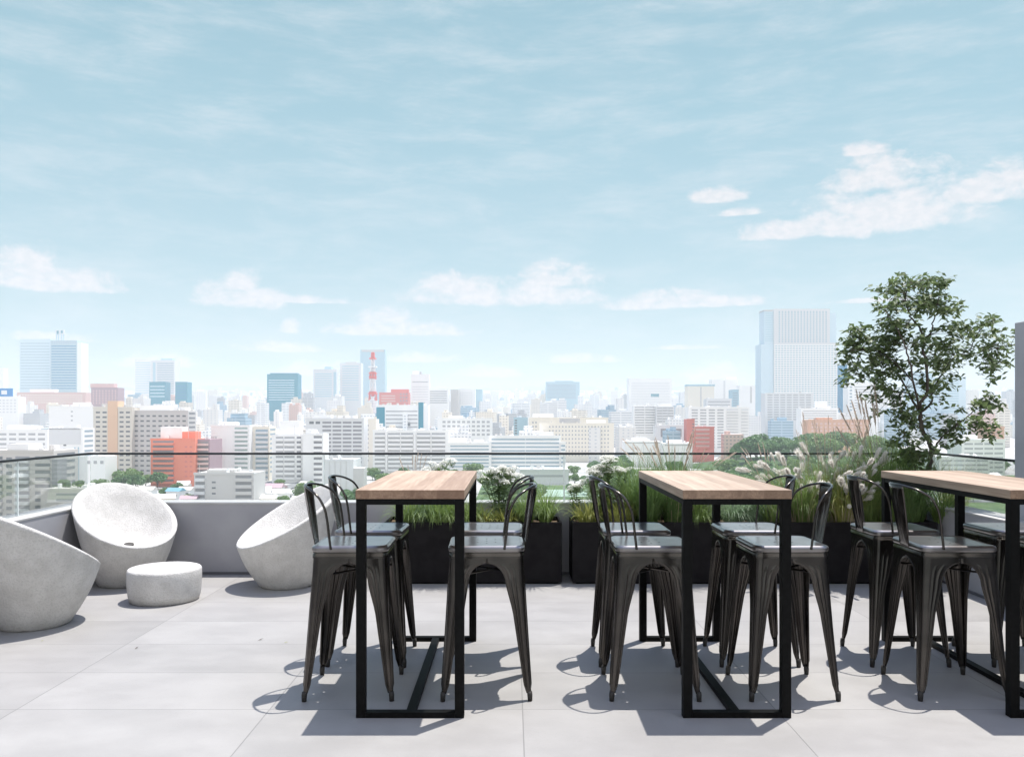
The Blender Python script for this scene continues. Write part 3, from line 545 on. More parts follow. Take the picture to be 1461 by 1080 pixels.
# red and white lattice mast
D_ = 1900; mo = empty('lattice_mast', (at(532, 593, D_).x, D_, gz(D_))); tag(mo, 'red and white steel lattice mast between the office towers', 'mast')
zt = CH-(503-HY)/F*D_-gz(D_); zl = CH-(592-HY)/F*D_-gz(D_)
segs = [(503,512,'signred',3.2),(512,524,'signwhite',3.6),(524,531,'signwhite',5),(531,541,'signred',6.5),(541,559,'signwhite',6),(559,572,'signred',8),(572,594,'signwhite',10.5)]
for ya, yb, mm, hw in segs:
    m_ = MB(); z1, z0 = CH-(ya-HY)/F*D_-gz(D_), CH-(yb-HY)/F*D_-gz(D_); h2 = hw*.85
    for sx, sy in ((-1,-1),(1,-1),(1,1),(-1,1)):
        m_.tube([(sx*hw,sy*hw,z0),(sx*h2,sy*h2,z1)], 1.0, 5)
        nx_, ny_ = (-sy, sx); m_.tube([(sx*hw,sy*hw,z0),(nx_*h2,ny_*h2,z1)], .8, 4); m_.tube([(nx_*hw,ny_*hw,z0),(sx*h2,sy*h2,z1)], .8, 4); m_.tube([(sx*h2,sy*h2,z1),(nx_*h2,ny_*h2,z1)], .6, 4)
    m_.box(-hw*.42,hw*.42,-hw*.42,hw*.42,z0,z1); m_.build('mast_section', P[mm], mo)
for yy, hw, mm in ((533,8,'signred'),(538,8,'signred'),(524,9,'signwhite'),(512,7,'signred'),(562,9.5,'signred')):
    m_ = MB(); z = CH-(yy-HY)/F*D_-gz(D_); m_.box(-hw,hw,-hw,hw,z-1,z+2); m_.build('platform', P[mm], mo)

# --- the many small blocks between
fr_ = random.Random(11); used = {}
LANDN = [(x, y, s_) for x, y, s_ in LAND]
short = {}
def colour_for(r):
    k = r.random()
    return 'white' if k < .62 else 'cream' if k < .76 else 'grey' if k < .88 else 'pink' if k < .94 else 'blue'
fill = []
def add_fill(D, px, wpx, ypx, dep, c, kind=None):
    fill.append((D, px, wpx, ypx, dep, c))
# mid belt and far belts; heights follow the roof line seen in the photo
for D, n, ylo, yhi, wl, wh in ((700,12,612,632,16,40),(820,16,604,622,14,38),(950,22,594,612,14,36),(1150,28,584,602,12,34),(1400,34,574,592,10,30),(1700,34,567,582,8,26),(2100,36,562,573,7,22),(2700,36,558,566,6,20),(3500,30,556,561,5,16)):
    for i in range(n):
        px = -30+(i+fr_.uniform(.05,.95))*1500/n
        if D < 1000 and px > 1060: continue
        if D <= 700 and (px > 640 or px < 60): continue
        w_ = fr_.uniform(wl, wh); y = fr_.uniform(ylo, yhi)
        add_fill(D+fr_.uniform(-60,60)*D/1000, px, w_, y, fr_.uniform(12,26), colour_for(fr_))
db = MB(); dmats = [PAT['white'][0], PAT['white'][1], PAT['white'][2], PAT['cream'][0], PAT['grey'][0], PAT['pink'][0], PAT['blue'][0]]
for i in range(4200):
    D = 880*(7600/880)**fr_.random()**.95; px = fr_.uniform(-40, 1500); 
    if D < 1450 and (px > 860 or D < 1000 and px > 700): continue
    w_ = fr_.uniform(7,20)*(1200/D)**.5/F*D*.8; h = fr_.uniform(9, 26) if fr_.random() < .85 else fr_.uniform(26, 48); x = (px-CX)/F*D; d_ = fr_.uniform(10,22)
    m_ = fr_.choice([0,0,0,1,1,1,2,2,2,3,3,4,5,6]); db.box(x-w_/2, x+w_/2, D, D+d_, gz(D)-3, gz(D)+h, m_)
    if fr_.random() < .5: db.box(x-w_*.3, x+w_*.1, D+2, D+d_*.6, gz(D)+h, gz(D)+h+3, m_)
tag(db.build('distant_town', dmats), 'carpet of tiny pale blocks fading towards the horizon', kind='stuff')
names_c = {'white':'white','cream':'cream','grey':'grey','pink':'pinkish','blue':'bluish'}
def short_name(s_):
    return ' '.join(s_.split()[:7])
for (D, px, w_, y, dep, c) in fill:
    Wm = w_/F*D; H = CH-(y-HY)/F*D-gz(D)
    if H < 8: H = 8+fr_.random()*6
    yr = HY-(gz(D)+H-CH)*F/D
    b = MB(); b.box(-Wm/2, Wm/2, 0, dep, -6, H)
    k = fr_.randint(0, 2)
    rbw = fr_.uniform(.2,.5)*Wm; rx = fr_.uniform(-Wm/2, Wm/2-rbw); b.box(rx, rx+rbw, dep*.3, dep*.7, H, H+fr_.uniform(2,5.5))
    if k == 1: b.box(-Wm/2+.5, -Wm/2+min(4, Wm*.3), dep*.2, dep*.4, H, H+2.5)
    if k == 2: b.box(Wm*.1, Wm*.42, dep*.1, dep*.6, H, H+fr_.uniform(4,9))
    o = b.build('building', fr_.choice(PAT[c])); o.location = ((px-CX)/F*D, D, gz(D)); o.rotation_euler.z = R(fr_.uniform(-14, 14))
    lx, ly, ls = min(LANDN, key=lambda q: abs(q[0]-px)+1.4*abs(q[1]-yr))
    rel = ('just left of' if px < lx else 'just right of') if abs(px-lx) > 1.1*abs(yr-ly) else ('roof showing above' if yr < ly else 'lower roof beside')
    form = 'slim' if w_ < 12 else 'broad' if w_ > 24 else 'small'
    base = names_c[c]+' '+form+' block, '+rel+' the '
    lab = base+ls
    wl_ = lab.replace(',', ' ,').split()
    lab = ' '.join(wl_[:16]).replace(' ,', ',')
    for cut in ('with','and','a','of','the','in','to','behind','right','left','above','beside','by','its','on','at','one'):
        while lab.split()[-1] == cut: lab = ' '.join(lab.split()[:-1])
    used.setdefault(lab, []).append(o); tag(o, lab, 'building')
for lab, L in used.items():
    if len(L) > 1:
        for o in L: o['group'] = 'look-alike '+lab.split(',')[0]+'s of the distant town'

# --- small houses near the foot of the terrace
def house(px, D, wpx, hpx, roofm, wallm, label, group=None):
    Wm = wpx/F*D; h = hpx/F*D; dep = Wm*.8; t_ = empty('house', ((px-CX)/F*D, D, gz(D)), R(fr_.uniform(-25,25))); tag(t_, label, 'house', group)
    b = MB(); b.box(-Wm/2, Wm/2, 0, dep, -1, h); b.build('wall', wallm, t_)
    b = MB(); e = .5; b.add([(-Wm/2-e,-e,h),(Wm/2+e,-e,h),(Wm/2+e,dep+e,h),(-Wm/2-e,dep+e,h),(-Wm/2-e,dep/2,h+Wm*.22),(Wm/2+e,dep/2,h+Wm*.22)], [(0,1,5,4),(2,3,4,5),(0,4,3),(1,2,5),(0,3,2,1)]); b.build('roof', roofm, t_)
    for sx in (-.25, .25): inst('window', cube_mesh(P['dark']), t_, (sx*Wm-.7, -.06, h*.45), (0,0,0), (1.4, .1, 1.2))
roofs = {'grey tiled':P['grey'], 'blue':P['bluetile'], 'white':P['white'], 'rust red':P['mauve'], 'brown':P['greybeige']}
spots = [(236,430,'grey tiled'),(252,400,'white'),(268,415,'rust red'),(246,455,'blue'),(262,470,'brown'),(292,385,'white'),(318,380,'grey tiled'),(340,390,'brown'),(366,400,'grey tiled'),(380,430,'white'),(396,410,'blue'),(410,395,'grey tiled'),(425,420,'brown'),(402,445,'grey tiled'),(374,455,'white'),(388,475,'rust red'),(440,430,'white'),(456,400,'grey tiled'),(520,400,'white'),(535,420,'grey tiled'),(548,395,'rust red'),(170,470,'grey tiled'),(190,455,'white'),(207,470,'brown')]
seen_h = {}
marks = [(277,'below the orange red block'),(362,'in front of the dull grey block'),(415,'between the grey block and right egg chair'),(470,'above the right egg chair'),(560,'behind the first left stools'),(240,'above the left egg chair')]
for i, (px, D, rf) in enumerate(spots):
    where = 'above the left egg chair' if px < 230 else 'below the orange red block' if px < 280 else 'before the dull grey block' if px < 362 else 'above the right egg chair' if px < 418 else 'beside the pale windowless hall' if px < 480 else 'behind the first left stools'
    row = 'near' if D < 412 else 'middle row' if D < 450 else 'far row'
    lab = row+' little house with '+rf+' roof '+where
    g_ = None
    if lab in seen_h: g_ = 'twin '+rf+' roofed houses '+where; seen_h[lab]['group'] = g_
    house(px, D, fr_.uniform(17,26), fr_.uniform(9,16), roofs[rf], P[fr_.choice(['white','offwhite','cream','lightgrey'])], lab, g_)
    seen_h[lab] = bpy.data.objects[-1] if False else [o for o in COL.objects if o.get('label') == lab][-1]
more = []
for i in range(34):
    px = fr_.uniform(228, 545); D = fr_.uniform(388, 520)
    if 270 < px < 368 and D > 412: continue
    if 455 < px < 525 and D > 440: continue
    rf = fr_.choice(list(roofs)); where = 'above the left egg chair' if px < 230 else 'below the orange red block' if px < 280 else 'before the dull grey block' if px < 362 else 'above the right egg chair' if px < 418 else 'beside the pale windowless hall' if px < 480 else 'behind the first left stools'
    house(px, D, fr_.uniform(10,18), fr_.uniform(6,13), roofs[rf], P[fr_.choice(['white','offwhite','cream','lightgrey','greybeige'])], 'tiny house with '+rf+' roof '+where, 'tiny houses '+where)
# more houses right of the third table
for i, (px, D, rf, lab) in enumerate([(1398,520,'brown','low brown roofed house by the road behind the third table'),(1420,560,'white','low white roofed house by the road near the right pier')]):
    house(px, D, 30, 10, roofs[rf], P['cream'], lab)

# ------------------------------------------------------------------ park and street trees
def crown_mesh(seed, mtl, r=1.0, n=1700, squash=.75):
    rr = random.Random(seed); b = MB(); lobes = []
    for i in range(11):
        a = rr.uniform(0, 6.28); q = rr.uniform(.15,.62); lobes.append((Vector((math.cos(a)*q, math.sin(a)*q, rr.uniform(-.35,.5))), rr.uniform(.28,.46)))
    for i in range(n):
        c, lr = rr.choice(lobes); d = Vector((rr.gauss(0,1), rr.gauss(0,1), rr.gauss(0,1))).normalized()
        p0 = c+d*lr*rr.uniform(.75,1.08); p0 = Vector((p0.x*r, p0.y*r, p0.z*r*squash)); s = rr.uniform(.05,.1)*r
        q = Vector((rr.gauss(0,1), rr.gauss(0,1), rr.gauss(0,.6))).normalized(); u = d.lerp(q,.55).normalized(); a1 = u.orthogonal().normalized(); a2 = u.cross(a1)
        b.add([p0+a1*s, p0+a2*s*.8, p0-a1*s*.9, p0-a2*s], [(0,1,2,3)])
    return b.build('crown', mtl, mesh_only=True)
crowns = [crown_mesh(3, MT['far_leaf']), crown_mesh(5, MT['far_leaf2']), crown_mesh(8, MT['far_leaf']), crown_mesh(13, MT['far_leaf2'])]
tb = MB(); tb.tube([(0,0,-.6),(0.02,0,.2),(0.0,.03,.9),(0.03,0,1.5)], [.085,.06,.05,.02], 6)
for dx_, dy_ in ((.4,.1),(-.35,.2),(.05,-.4)): tb.tube([(0,0,.6),(dx_*.6,dy_*.6,1.0),(dx_,dy_,1.35)], [.045,.03,.012], 5)
trunk_me = tb.build('trunk', MT['far_bark'], mesh_only=True)
LAST = ['']
def ftree(x, D, h, lab, group=None):
    t_ = empty('park_tree', (x, D, gz(D)), fr_.uniform(0,6.28)); LAST[0] = t_.name; tag(t_, lab, 'tree', group)
    s = h/2.05; w_ = s*fr_.uniform(1.0,1.35)
    inst('trunk', trunk_me, t_, (0,0,0), (0,0,0), (s*.8,s*.8,s*.8)); inst('crown', fr_.choice(crowns), t_, (0,0,h*.62), (0,0,fr_.uniform(0,6)), (w_, w_, s))
def trees(n, px0, px1, D0, D1, h0, h1, where, lift=0):
    for i in range(n):
        px = fr_.uniform(px0, px1); D = fr_.uniform(D0, D1); h = fr_.uniform(h0, h1)
        size = 'tall' if h > (h0+h1)/2 else 'low'; dist = 'front' if D < (D0+D1)/2 else 'back'
        ftree((px-CX)/F*D, D, h, size+' leafy tree in the '+dist+' of '+where, 'leafy trees in '+where)
        if lift: COL.objects['park_tree' if False else LAST[0]].location.z += (lift*max(0, 1-((px-1160)/190)**2)+1.5)*fr_.uniform(.55,1.12)
trees(9, 150, 225, 500, 560, 9, 13, 'the clump above the left egg chair')
trees(3, 128, 150, 500, 540, 8, 11, 'the row beside the white slanting roof')
trees(5, 84, 118, 366, 378, 3.5, 5, 'the roof garden on the low car park')
for o in list(COL.objects):
    if o.get('label') and 'roof garden' in o['label']: o.location.z = 0; o.location.z = CH-(700-HY)/F*364-.3
ftree(at(436,0,450).x, 450, 12, 'round dark green tree left of the windowless grey hall'); ftree(at(427,0,452).x, 452, 8, 'small tree touching the round dark tree')
ftree(at(505,0,400).x, 400, 13, 'pointed green tree above the first left stools', None); ftree(at(513,0,408).x, 408, 10, 'second tree leaning on the pointed one')
trees(16, 228, 470, 385, 520, 4, 8, 'the streets between the little houses')
trees(12, 530, 700, 470, 600, 9, 13, 'the row behind the first table')
trees(7, 730, 770, 420, 470, 10, 14, 'the clump beside the grey river hall')
trees(9, 815, 860, 430, 640, 9, 14, 'the clump right of the glass joint')
trees(14, 845, 900, 560, 720, 9, 15, 'the grove behind the white flowering shrub')
trees(34, 880, 1100, 400, 640, 9, 14, 'the park behind the second table')
trees(40, 1000, 1300, 420, 640, 11, 17, 'the great park mass right of centre')
mb_ = MB(); cx_, cy_ = at(1160,0,735).x, 735; rows = []
for j in range(9):
    q_ = j/8; rows.append([(cx_+math.cos(a_*math.pi/16)*120*q_, cy_+math.sin(a_*math.pi/16)*75*q_, gz(735)-1+11*(1-q_*q_)) for a_ in range(32)])
mb_.grid(rows, closed=True); tag(mb_.build('hill', noisy('wood_floor', (.035,.07,.02), (.06,.11,.03), .1, 6, .95), smooth=True), kind='structure')
trees(58, 1045, 1275, 640, 770, 9, 23, 'the high wooded rise under the great tower', 9.5)
trees(8, 1380, 1470, 640, 760, 9, 13, 'the strip near the right pier')
trees(9, 1350, 1470, 480, 540, 5, 9, 'the verge behind the third table')
ftree(at(1389,0,455).x, 455, 6.5, 'single round tree under the third table')

# ------------------------------------------------------------------ terrace: floor, parapets, glass, pier
b = MB(); b.box(-3.62, 3.6, -3, 7.39, -.3, 0); tag(b.build('floor', MT['tiles']), kind='structure')
YB = 7.39; XL = -3.62; XR = 3.60; PT = .628
def parapet(label, x0, x1, y0, y1, sk):
    t_ = empty('parapet_wall', ((x0+x1)/2, (y0+y1)/2, 0)); tag(t_, label, 'wall'); cx_, cy_ = (x0+x1)/2, (y0+y1)/2
    b = MB(); b.box(x0-cx_, x1-cx_, y0-cy_, y1-cy_, -.32, PT-.012); b.build('wall_body', MT['concrete'], t_)
    b = MB(); e = .004; b.box(x0-cx_-e, x1-cx_+e, y0-cy_-e, y1-cy_+e, PT-.012, PT); b.build('coping', MT['cap'], t_)
    b = MB(); b.box(sk[0]-cx_, sk[1]-cx_, sk[2]-cy_, sk[3]-cy_, 0.001, .022); b.build('skirting', MT['skirting'], t_)
parapet('low grey concrete parapet along the back of the terrace', -3.86, 3.84, YB, YB+.24, (XL+.02, XR-.02, YB-.012, YB+.001))
parapet('low grey concrete parapet along the left side', -3.86, XL, -3, YB-.005, (XL-.001, XL+.012, -3, YB-.02))
parapet('low grey concrete parapet along the right side', XR, 3.84, -3, YB-.005, (XR-.012, XR+.001, -3, YB-.02))
gr = empty('glass_railing', (0, 7.46, PT)); tag(gr, 'frameless glass railing with thin black top rail round the terrace', 'railing')
GX, GY, GT = 3.76, 7.47, 1.056
def panel(x0, x1, y0, y1):
    b = MB(); b.box(x0, x1, y0-7.46, y1-7.46, .002, GT-PT-.012); o = b.build('glass_panel', MT['glass'], gr)
    b = MB(); horiz = abs(x1-x0) > abs(y1-y0)
    if horiz: b.box(x1-.0005, x1+.0115, y0-7.46, y1-7.46, .002, GT-PT-.014)
    else: b.box(x0, x1, y0-7.46-.006, y0-7.46-.0005, .002, GT-PT-.014)
    b.build('glass_edge', MT['glass_edge'], o)
bx = [-GX+.01, -1.67, .463, 2.60, GX-.01]
for a_, c_ in zip(bx, bx[1:]): panel(a_+.006, c_-.006, GY-.006, GY+.006)
for ya, yb_ in ((6.40, 7.455), (4.30, 6.39), (2.2, 4.29)): panel(-GX-.006, -GX+.006, ya, yb_)
panel(GX-.006, GX+.006, 6.27, 7.455)
b = MB(); b.box(-GX-.018, GX+.018, GY-.018-7.46, GY+.018-7.46, GT-PT-.010, GT-PT+.008)
b.box(-GX-.018, -GX+.018, 2.2-7.46, GY-.019-7.46, GT-PT-.010, GT-PT+.008); b.box(GX-.018, GX+.018, 6.26-7.46, GY-.019-7.46, GT-PT-.010, GT-PT+.008)
b.build('top_rail', MT['rail'], gr)
b = MB(); b.box(3.735, 4.3, 2.0, 6.25, -.3, 2.08); tag(b.build('concrete_pier', MT['pier'], bevel=.004), 'tall grey concrete side wall cut off by the right edge', 'wall')

# ------------------------------------------------------------------ planters
def planter(label, x0, x1, y0=6.95, y1=7.375, h=.512):
    t_ = empty('planter_box', ((x0+x1)/2, (y0+y1)/2, 0)); tag(t_, label, 'planter'); w = (x1-x0)/2; d = (y1-y0)/2; th = .02; e = .012
    b = MB(); b.box(-w, w, -d, -d+th, e, h); b.box(-w, w, d-th, d, e, h); b.box(-w, -w+th, -d+th+.0005, d-th-.0005, e, h); b.box(w-th, w, -d+th+.0005, d-th-.0005, e, h); b.box(-w+.03, w-.03, -d+.03, d-.03, 0, e+.01)
    b.build('box', MT['planter'], t_, bevel=.006)
    s = MB(); n_ = int(w*40); rows = [[(-w+th+.001+(2*w-2*th-.002)*i/n_, -d+th+.001+(2*d-2*th-.002)*j/8, h-.035+random.uniform(-.006,.012)) for i in range(n_+1)] for j in range(9)]
    s.grid(rows); s.build('soil', MT['soil'], t_, smooth=True)
planter('shorter black planter box behind the first table', -1.06, .413)
planter('long black planter box behind the second and third tables', .50, 3.52)
ST = .49

# ------------------------------------------------------------------ tables
def table(x0, y0, wood, label):
    w, L, H = .502, 1.359, 1.05
    t_ = empty('bar_table', (x0+w/2, y0+L/2, 0)); tag(t_, label, 'table', 'high bar tables on the terrace'); hx, hy = w/2, L/2; k = .043; q = .026
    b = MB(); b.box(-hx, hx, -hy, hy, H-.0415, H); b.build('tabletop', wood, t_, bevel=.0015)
    for s in (-1, 1):
        ya = -hy+.001 if s < 0 else hy-k-.001
        for sx in (-1, 1):
            xa = -hx+.002 if sx < 0 else hx-k-.002
            b = MB(); b.box(xa, xa+k, ya, ya+k, 0.0, H-.042); b.build('leg', MT['frame'], t_, bevel=.0015)
        b = MB(); b.box(-hx+k+.0025, hx-k-.0025, ya+.001, ya+k-.001, H-.042-q, H-.042); b.build('top_bar', MT['frame'], t_)
        b = MB(); b.box(-hx+k+.0025, hx-k-.0025, ya+.001, ya+k-.001, 0.0, q); b.build('foot_bar', MT['frame'], t_)
    for sx in (-1, 1):
        xa = -hx+.004 if sx < 0 else hx-k-.000; xa = -hx+.004 if sx < 0 else hx-k+.002-.006
        b = MB(); b.box(xa, xa+k-.004, -hy+k+.0015, hy-k-.0015, H-.042-q, H-.042); b.build('side_rail', MT['frame'], t_)
    b = MB(); b.box(-k/2, k/2, -hy+k+.001, hy-k-.001, 0.001, q-.002); b.build('floor_stretcher', MT['frame'], t_)
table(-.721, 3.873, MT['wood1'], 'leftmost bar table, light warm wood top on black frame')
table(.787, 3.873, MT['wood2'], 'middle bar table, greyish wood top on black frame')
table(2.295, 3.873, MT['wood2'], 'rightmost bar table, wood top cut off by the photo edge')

# ------------------------------------------------------------------ stools
def stool_leg(sx, sy):
    b = MB(); rows = []; ZA = .668
    zs = [.692, .684, .676, ZA] + [ZA-.11*(1-math.cos(R(a))) for a in (8, 16, 26, 36, 48, 60, 75, 90)] + [.53,.50,.46,.42,.37,.31,.25,.19,.13,.08,.055,.04]
    edge = ([], [])
    for z in zs:
        h = .181+.041*(max(0, 1-z/.72))**1.15
        if z >= ZA: a = h-.0006
        elif z > .555: qd = ZA-z; a = h-.098*math.sqrt(max(0, 1-(1-qd/.113)**2))-.0006
        else: a = interp(z, [(0,.018),(.04,.021),(.08,.032),(.17,.040),(.435,.064),(.555,.090)])
        rc = interp(z, [(0,.012),(.2,.02),(.7,.034)]); rc = min(rc, a*.75)
        ribk = .0055*min(1, (.66-z)/.08) if z < .66 else 0
        if z < .07: ribk = 0
        row = []
        n = 18
        for side in (0, 1):
            L = []
            for i in range(n):
                t = i/n; d = a+(rc-a)*t      # from the inner edge to the start of the rounding
                o_ = ribk*(math.exp(-((t-.34)/.07)**2)+.9*math.exp(-((t-.72)/.07)**2)) - (.0022 if i == 0 else 0)
                L.append((h-d, h+o_))
            arc = [(h-rc+rc*math.sin(R(q)), h-rc+rc*math.cos(R(q))) for q in ((0, 22.5, 45) if side == 0 else (0, 22.5))]
            L += arc
            if side == 0: row += [(x, y) for x, y in L]
            else: row += [(y, x) for x, y in reversed(L)]
        rows.append([(sx*x, sy*y, z) for x, y in row])
        if z <= ZA: edge[0].append(rows[-1][0]); edge[1].append(rows[-1][-1])
    b.grid(rows)
    for e in edge: b.tube(e, .0032, 5)
    return b
def make_stool():
    t_ = empty('bar_stool')
    # seat: pressed sheet with drain holes
    bm = bmesh.new()
    def ring(h, r, z):
        pts = []
        for qx, qy, a0 in ((1,1,0),(-1,1,90),(-1,-1,180),(1,-1,270)):
            for k in range(6):
                a = R(a0+k*18); pts.append(bm.verts.new((qx*(h-r)+r*math.cos(a), qy*(h-r)+r*math.sin(a), z)))
        return pts
    rr_ = [ring(.1865,.045,.722), ring(.190,.048,.730), ring(.190,.048,.741), ring(.186,.046,.747), ring(.176,.042,.7515), ring(.168,.040,.7495)]
    for a, c in zip(rr_, rr_[1:]):
        for k in range(24): bm.faces.new((a[k], a[(k+1) % 24], c[(k+1) % 24], c[k]))
    last = rr_[-1]; edges = [bm.edges.get((last[k], last[(k+1) % 24])) for k in range(24)]
    for hx_, hy_ in ((0,0),(.045,.045),(-.045,.045),(.045,-.045),(-.045,-.045),(.0,.075),(0,-.075)):
        hv = [bm.verts.new((hx_+.0055*math.cos(R(k*36)), hy_+.0055*math.sin(R(k*36)), .7495)) for k in range(10)]
        edges += [bm.edges.new((hv[k], hv[(k+1) % 10])) for k in range(10)]
    bmesh.ops.triangle_fill(bm, edges=edges, use_beauty=True, normal=(0,0,1))
    me = bpy.data.meshes.new('seat'); 
    for f in bm.faces: f.smooth = False
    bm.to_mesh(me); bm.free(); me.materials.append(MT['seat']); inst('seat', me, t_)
    b = MB(); rows = []
    for h, z in ((.184,.7215),(.1835,.712),(.186,.708),(.1855,.690)):
        r = .038; rows.append([(qx*(h-r)+r*math.cos(R(a0+k*22.5)), qy*(h-r)+r*math.sin(R(a0+k*22.5)), z) for qx, qy, a0 in ((1,1,0),(-1,1,90),(-1,-1,180),(1,-1,270)) for k in range(5)])
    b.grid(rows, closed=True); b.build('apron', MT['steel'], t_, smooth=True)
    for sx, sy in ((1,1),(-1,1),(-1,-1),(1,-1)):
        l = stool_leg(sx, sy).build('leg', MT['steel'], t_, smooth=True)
        f_ = MB(); c = .211; f_.tube([(sx*(c+.0),sy*(c+.0),.046),(sx*(c+.001),sy*(c+.001),.03),(sx*(c+.002),sy*(c+.002),0)], [.0125,.0135,.0115], 10)
        f_.build('rubber_foot', MT['rubber'], l, smooth=True)
    b = MB(); b.tube([(-.165,-.165,.60),(.165,.165,.60)], .006, 6); b.tube([(-.165,.165,.612),(.165,-.165,.612)], .006, 6); b.build('cross_brace', MT['steel'], t_)
    # backrest: pressed splat and bent rod
    rows = []
    for j in range(15):
        t = j/14; z = .722+t*.318; x = -.1935-.055*t**1.1; w = .050+.030*t**.8
        row = []
        for i in range(13):
            u = i/12*2-1; dpt = -.010*(1-u*u)*min(1,t*3) - (.0045*(math.exp(-((u)/.12)**2)+math.exp(-((abs(u)-.52)/.12)**2)) if .12 < t < .88 else 0)
            row.append((x+dpt+.012*u*u*t, u*w, z+ (.0 if t < 1 else -.004*u*u)))
        rows.append(row)
    b = MB(); b.grid(rows); o = b.build('back_splat', MT['steel'], t_, smooth=True)
    sd = o.modifiers.new('sheet', 'SOLIDIFY'); sd.thickness = .002
    hp = [(-.088,-.190,.735),(-.096,-.191,.80),(-.104,-.192,.87),(-.118,-.190,.935),(-.15,-.180,.99),(-.195,-.145,1.022),(-.235,-.08,1.038),(-.247,0,1.042)]
    hp = hp+[(x,-y,z) for x,y,z in reversed(hp[:-1])]
    b = MB(); b.tube(catmull(hp, 5), .0062, 8); b.build('back_rod', MT['steel'], t_, smooth=True)
    return t_
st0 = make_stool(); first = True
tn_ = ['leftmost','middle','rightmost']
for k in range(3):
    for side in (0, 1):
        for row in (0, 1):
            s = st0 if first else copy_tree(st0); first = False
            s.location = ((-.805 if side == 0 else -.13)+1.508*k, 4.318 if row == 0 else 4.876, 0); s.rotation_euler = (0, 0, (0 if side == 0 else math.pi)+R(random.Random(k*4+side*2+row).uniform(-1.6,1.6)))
            tag(s, 'dark steel bar stool on the '+('left' if side == 0 else 'right')+' side of the '+tn_[k]+' table, '+('nearer the viewer' if row == 0 else 'farther back'), 'bar stool', 'dark steel bar stools round the high tables')

# ------------------------------------------------------------------ egg chairs and ottoman
def egg_mesh():
    b = MB(); n = 72; rows = []
    def rim(th): return (-.02+.455*math.cos(th), .432*math.sin(th), .600-.240*math.cos(th))
    def base(th, r=.232): return (.0+r*math.cos(th), r*math.sin(th), 0)
    TH = [2*math.pi*i/n for i in range(n)]
    rows.append([(0.0+.0001*math.cos(t), .0001*math.sin(t), 0.0) for t in TH])
    rows.append([base(t, .222) for t in TH])
    rows.append([(p0[0], p0[1], .010) for p0 in (base(t, .234) for t in TH)])
    for s in [i/12 for i in range(1, 13)]:
        row = []
        for t in TH:
            a, c = base(t, .234), rim(t); g_ = s*.955; bul = .018*math.sin(math.pi*s)
            row.append((a[0]+(c[0]-a[0])*g_**.92+bul*math.cos(t), a[1]+(c[1]-a[1])*g_**.92+bul*math.sin(t), .01+(c[2]-.01)*g_))
        rows.append(row)
    for (ins, dz_) in ((.004,-.010),(.012,.002),(.026,.008),(.040,.004),(.052,-.010)):
        rows.append([((rim(t)[0]+.02)*(1-ins/.45)-.02, rim(t)[1]*(1-ins/.43), rim(t)[2]+dz_) for t in TH])
    zb = .285; bc = (.055, 0)
    for s in [i/14 for i in range(1, 15)]:
        row = []
        for t in TH:
            c = rim(t); x0, y0 = (c[0]+.02)*(1-.062/.45)-.02, c[1]*(1-.062/.43); z0 = c[2]-.022
            k = 1-s; kk = k**.85
            x = bc[0]+(x0-bc[0])*kk; y = y0*kk; z = zb+(z0-zb)*(k**2.0)
            row.append((x, y, z))
        rows.append(row)
    b.grid(rows, closed=True); return b.build('shell', MT['stone'], mesh_only=True, smooth=True)
egg_me = egg_mesh()
hb_ = MB(); hb_.tube([(0,0,0),(0,0,.004)], [.024,.024], 24); hole_me = hb_.build('drain_hole', MT['hole'], mesh_only=True)
def egg(loc, face, label):
    t_ = empty('egg_chair', (*loc, 0), face); tag(t_, label, 'lounge chair', 'cast stone egg chairs round the ottoman')
    t_.scale = (.93,.93,.96)
    inst('shell', egg_me, t_); inst('drain_hole', hole_me, t_, (-.070, .049, .320), tuple(Vector((.28,-.11,1)).to_track_quat('Z','Y').to_euler()), (1.75,1.6,2.4))
    m_ = MB(); m_.tube([(-.255,0,.13),(-.262,0,.127)], [.03,.03], 24); m_.build('vent_hole', MT['hole'], t_)
    return t_
egg((-3.20, 6.98), R(-44), 'whitish egg chair in the far left corner, bowl facing the viewer')
egg((-1.85, 6.92), R(215), 'whitish egg chair partly hidden by the first stools, seen side on')
egg((-3.19, 5.62), R(58), 'whitish egg chair cut off by the left edge, seen from behind')
b = MB(); n = 64; rows = []
for r_, z in ((.0001,0),(.235,0),(.246,.006),(.258,.05),(.264,.12),(.266,.18),(.265,.226),(.261,.238),(.254,.244),(.244,.247),(.12,.2475),(.0001,.246)):
    rows.append([(r_*math.cos(2*math.pi*i/n), r_*math.sin(2*math.pi*i/n), z) for i in range(n)])
b.grid(rows, closed=True); o = b.build('ottoman', MT['stone'], smooth=True); o.location = (-2.63, 6.37, 0); tag(o, 'low round whitish stone ottoman between the egg chairs', 'ottoman')

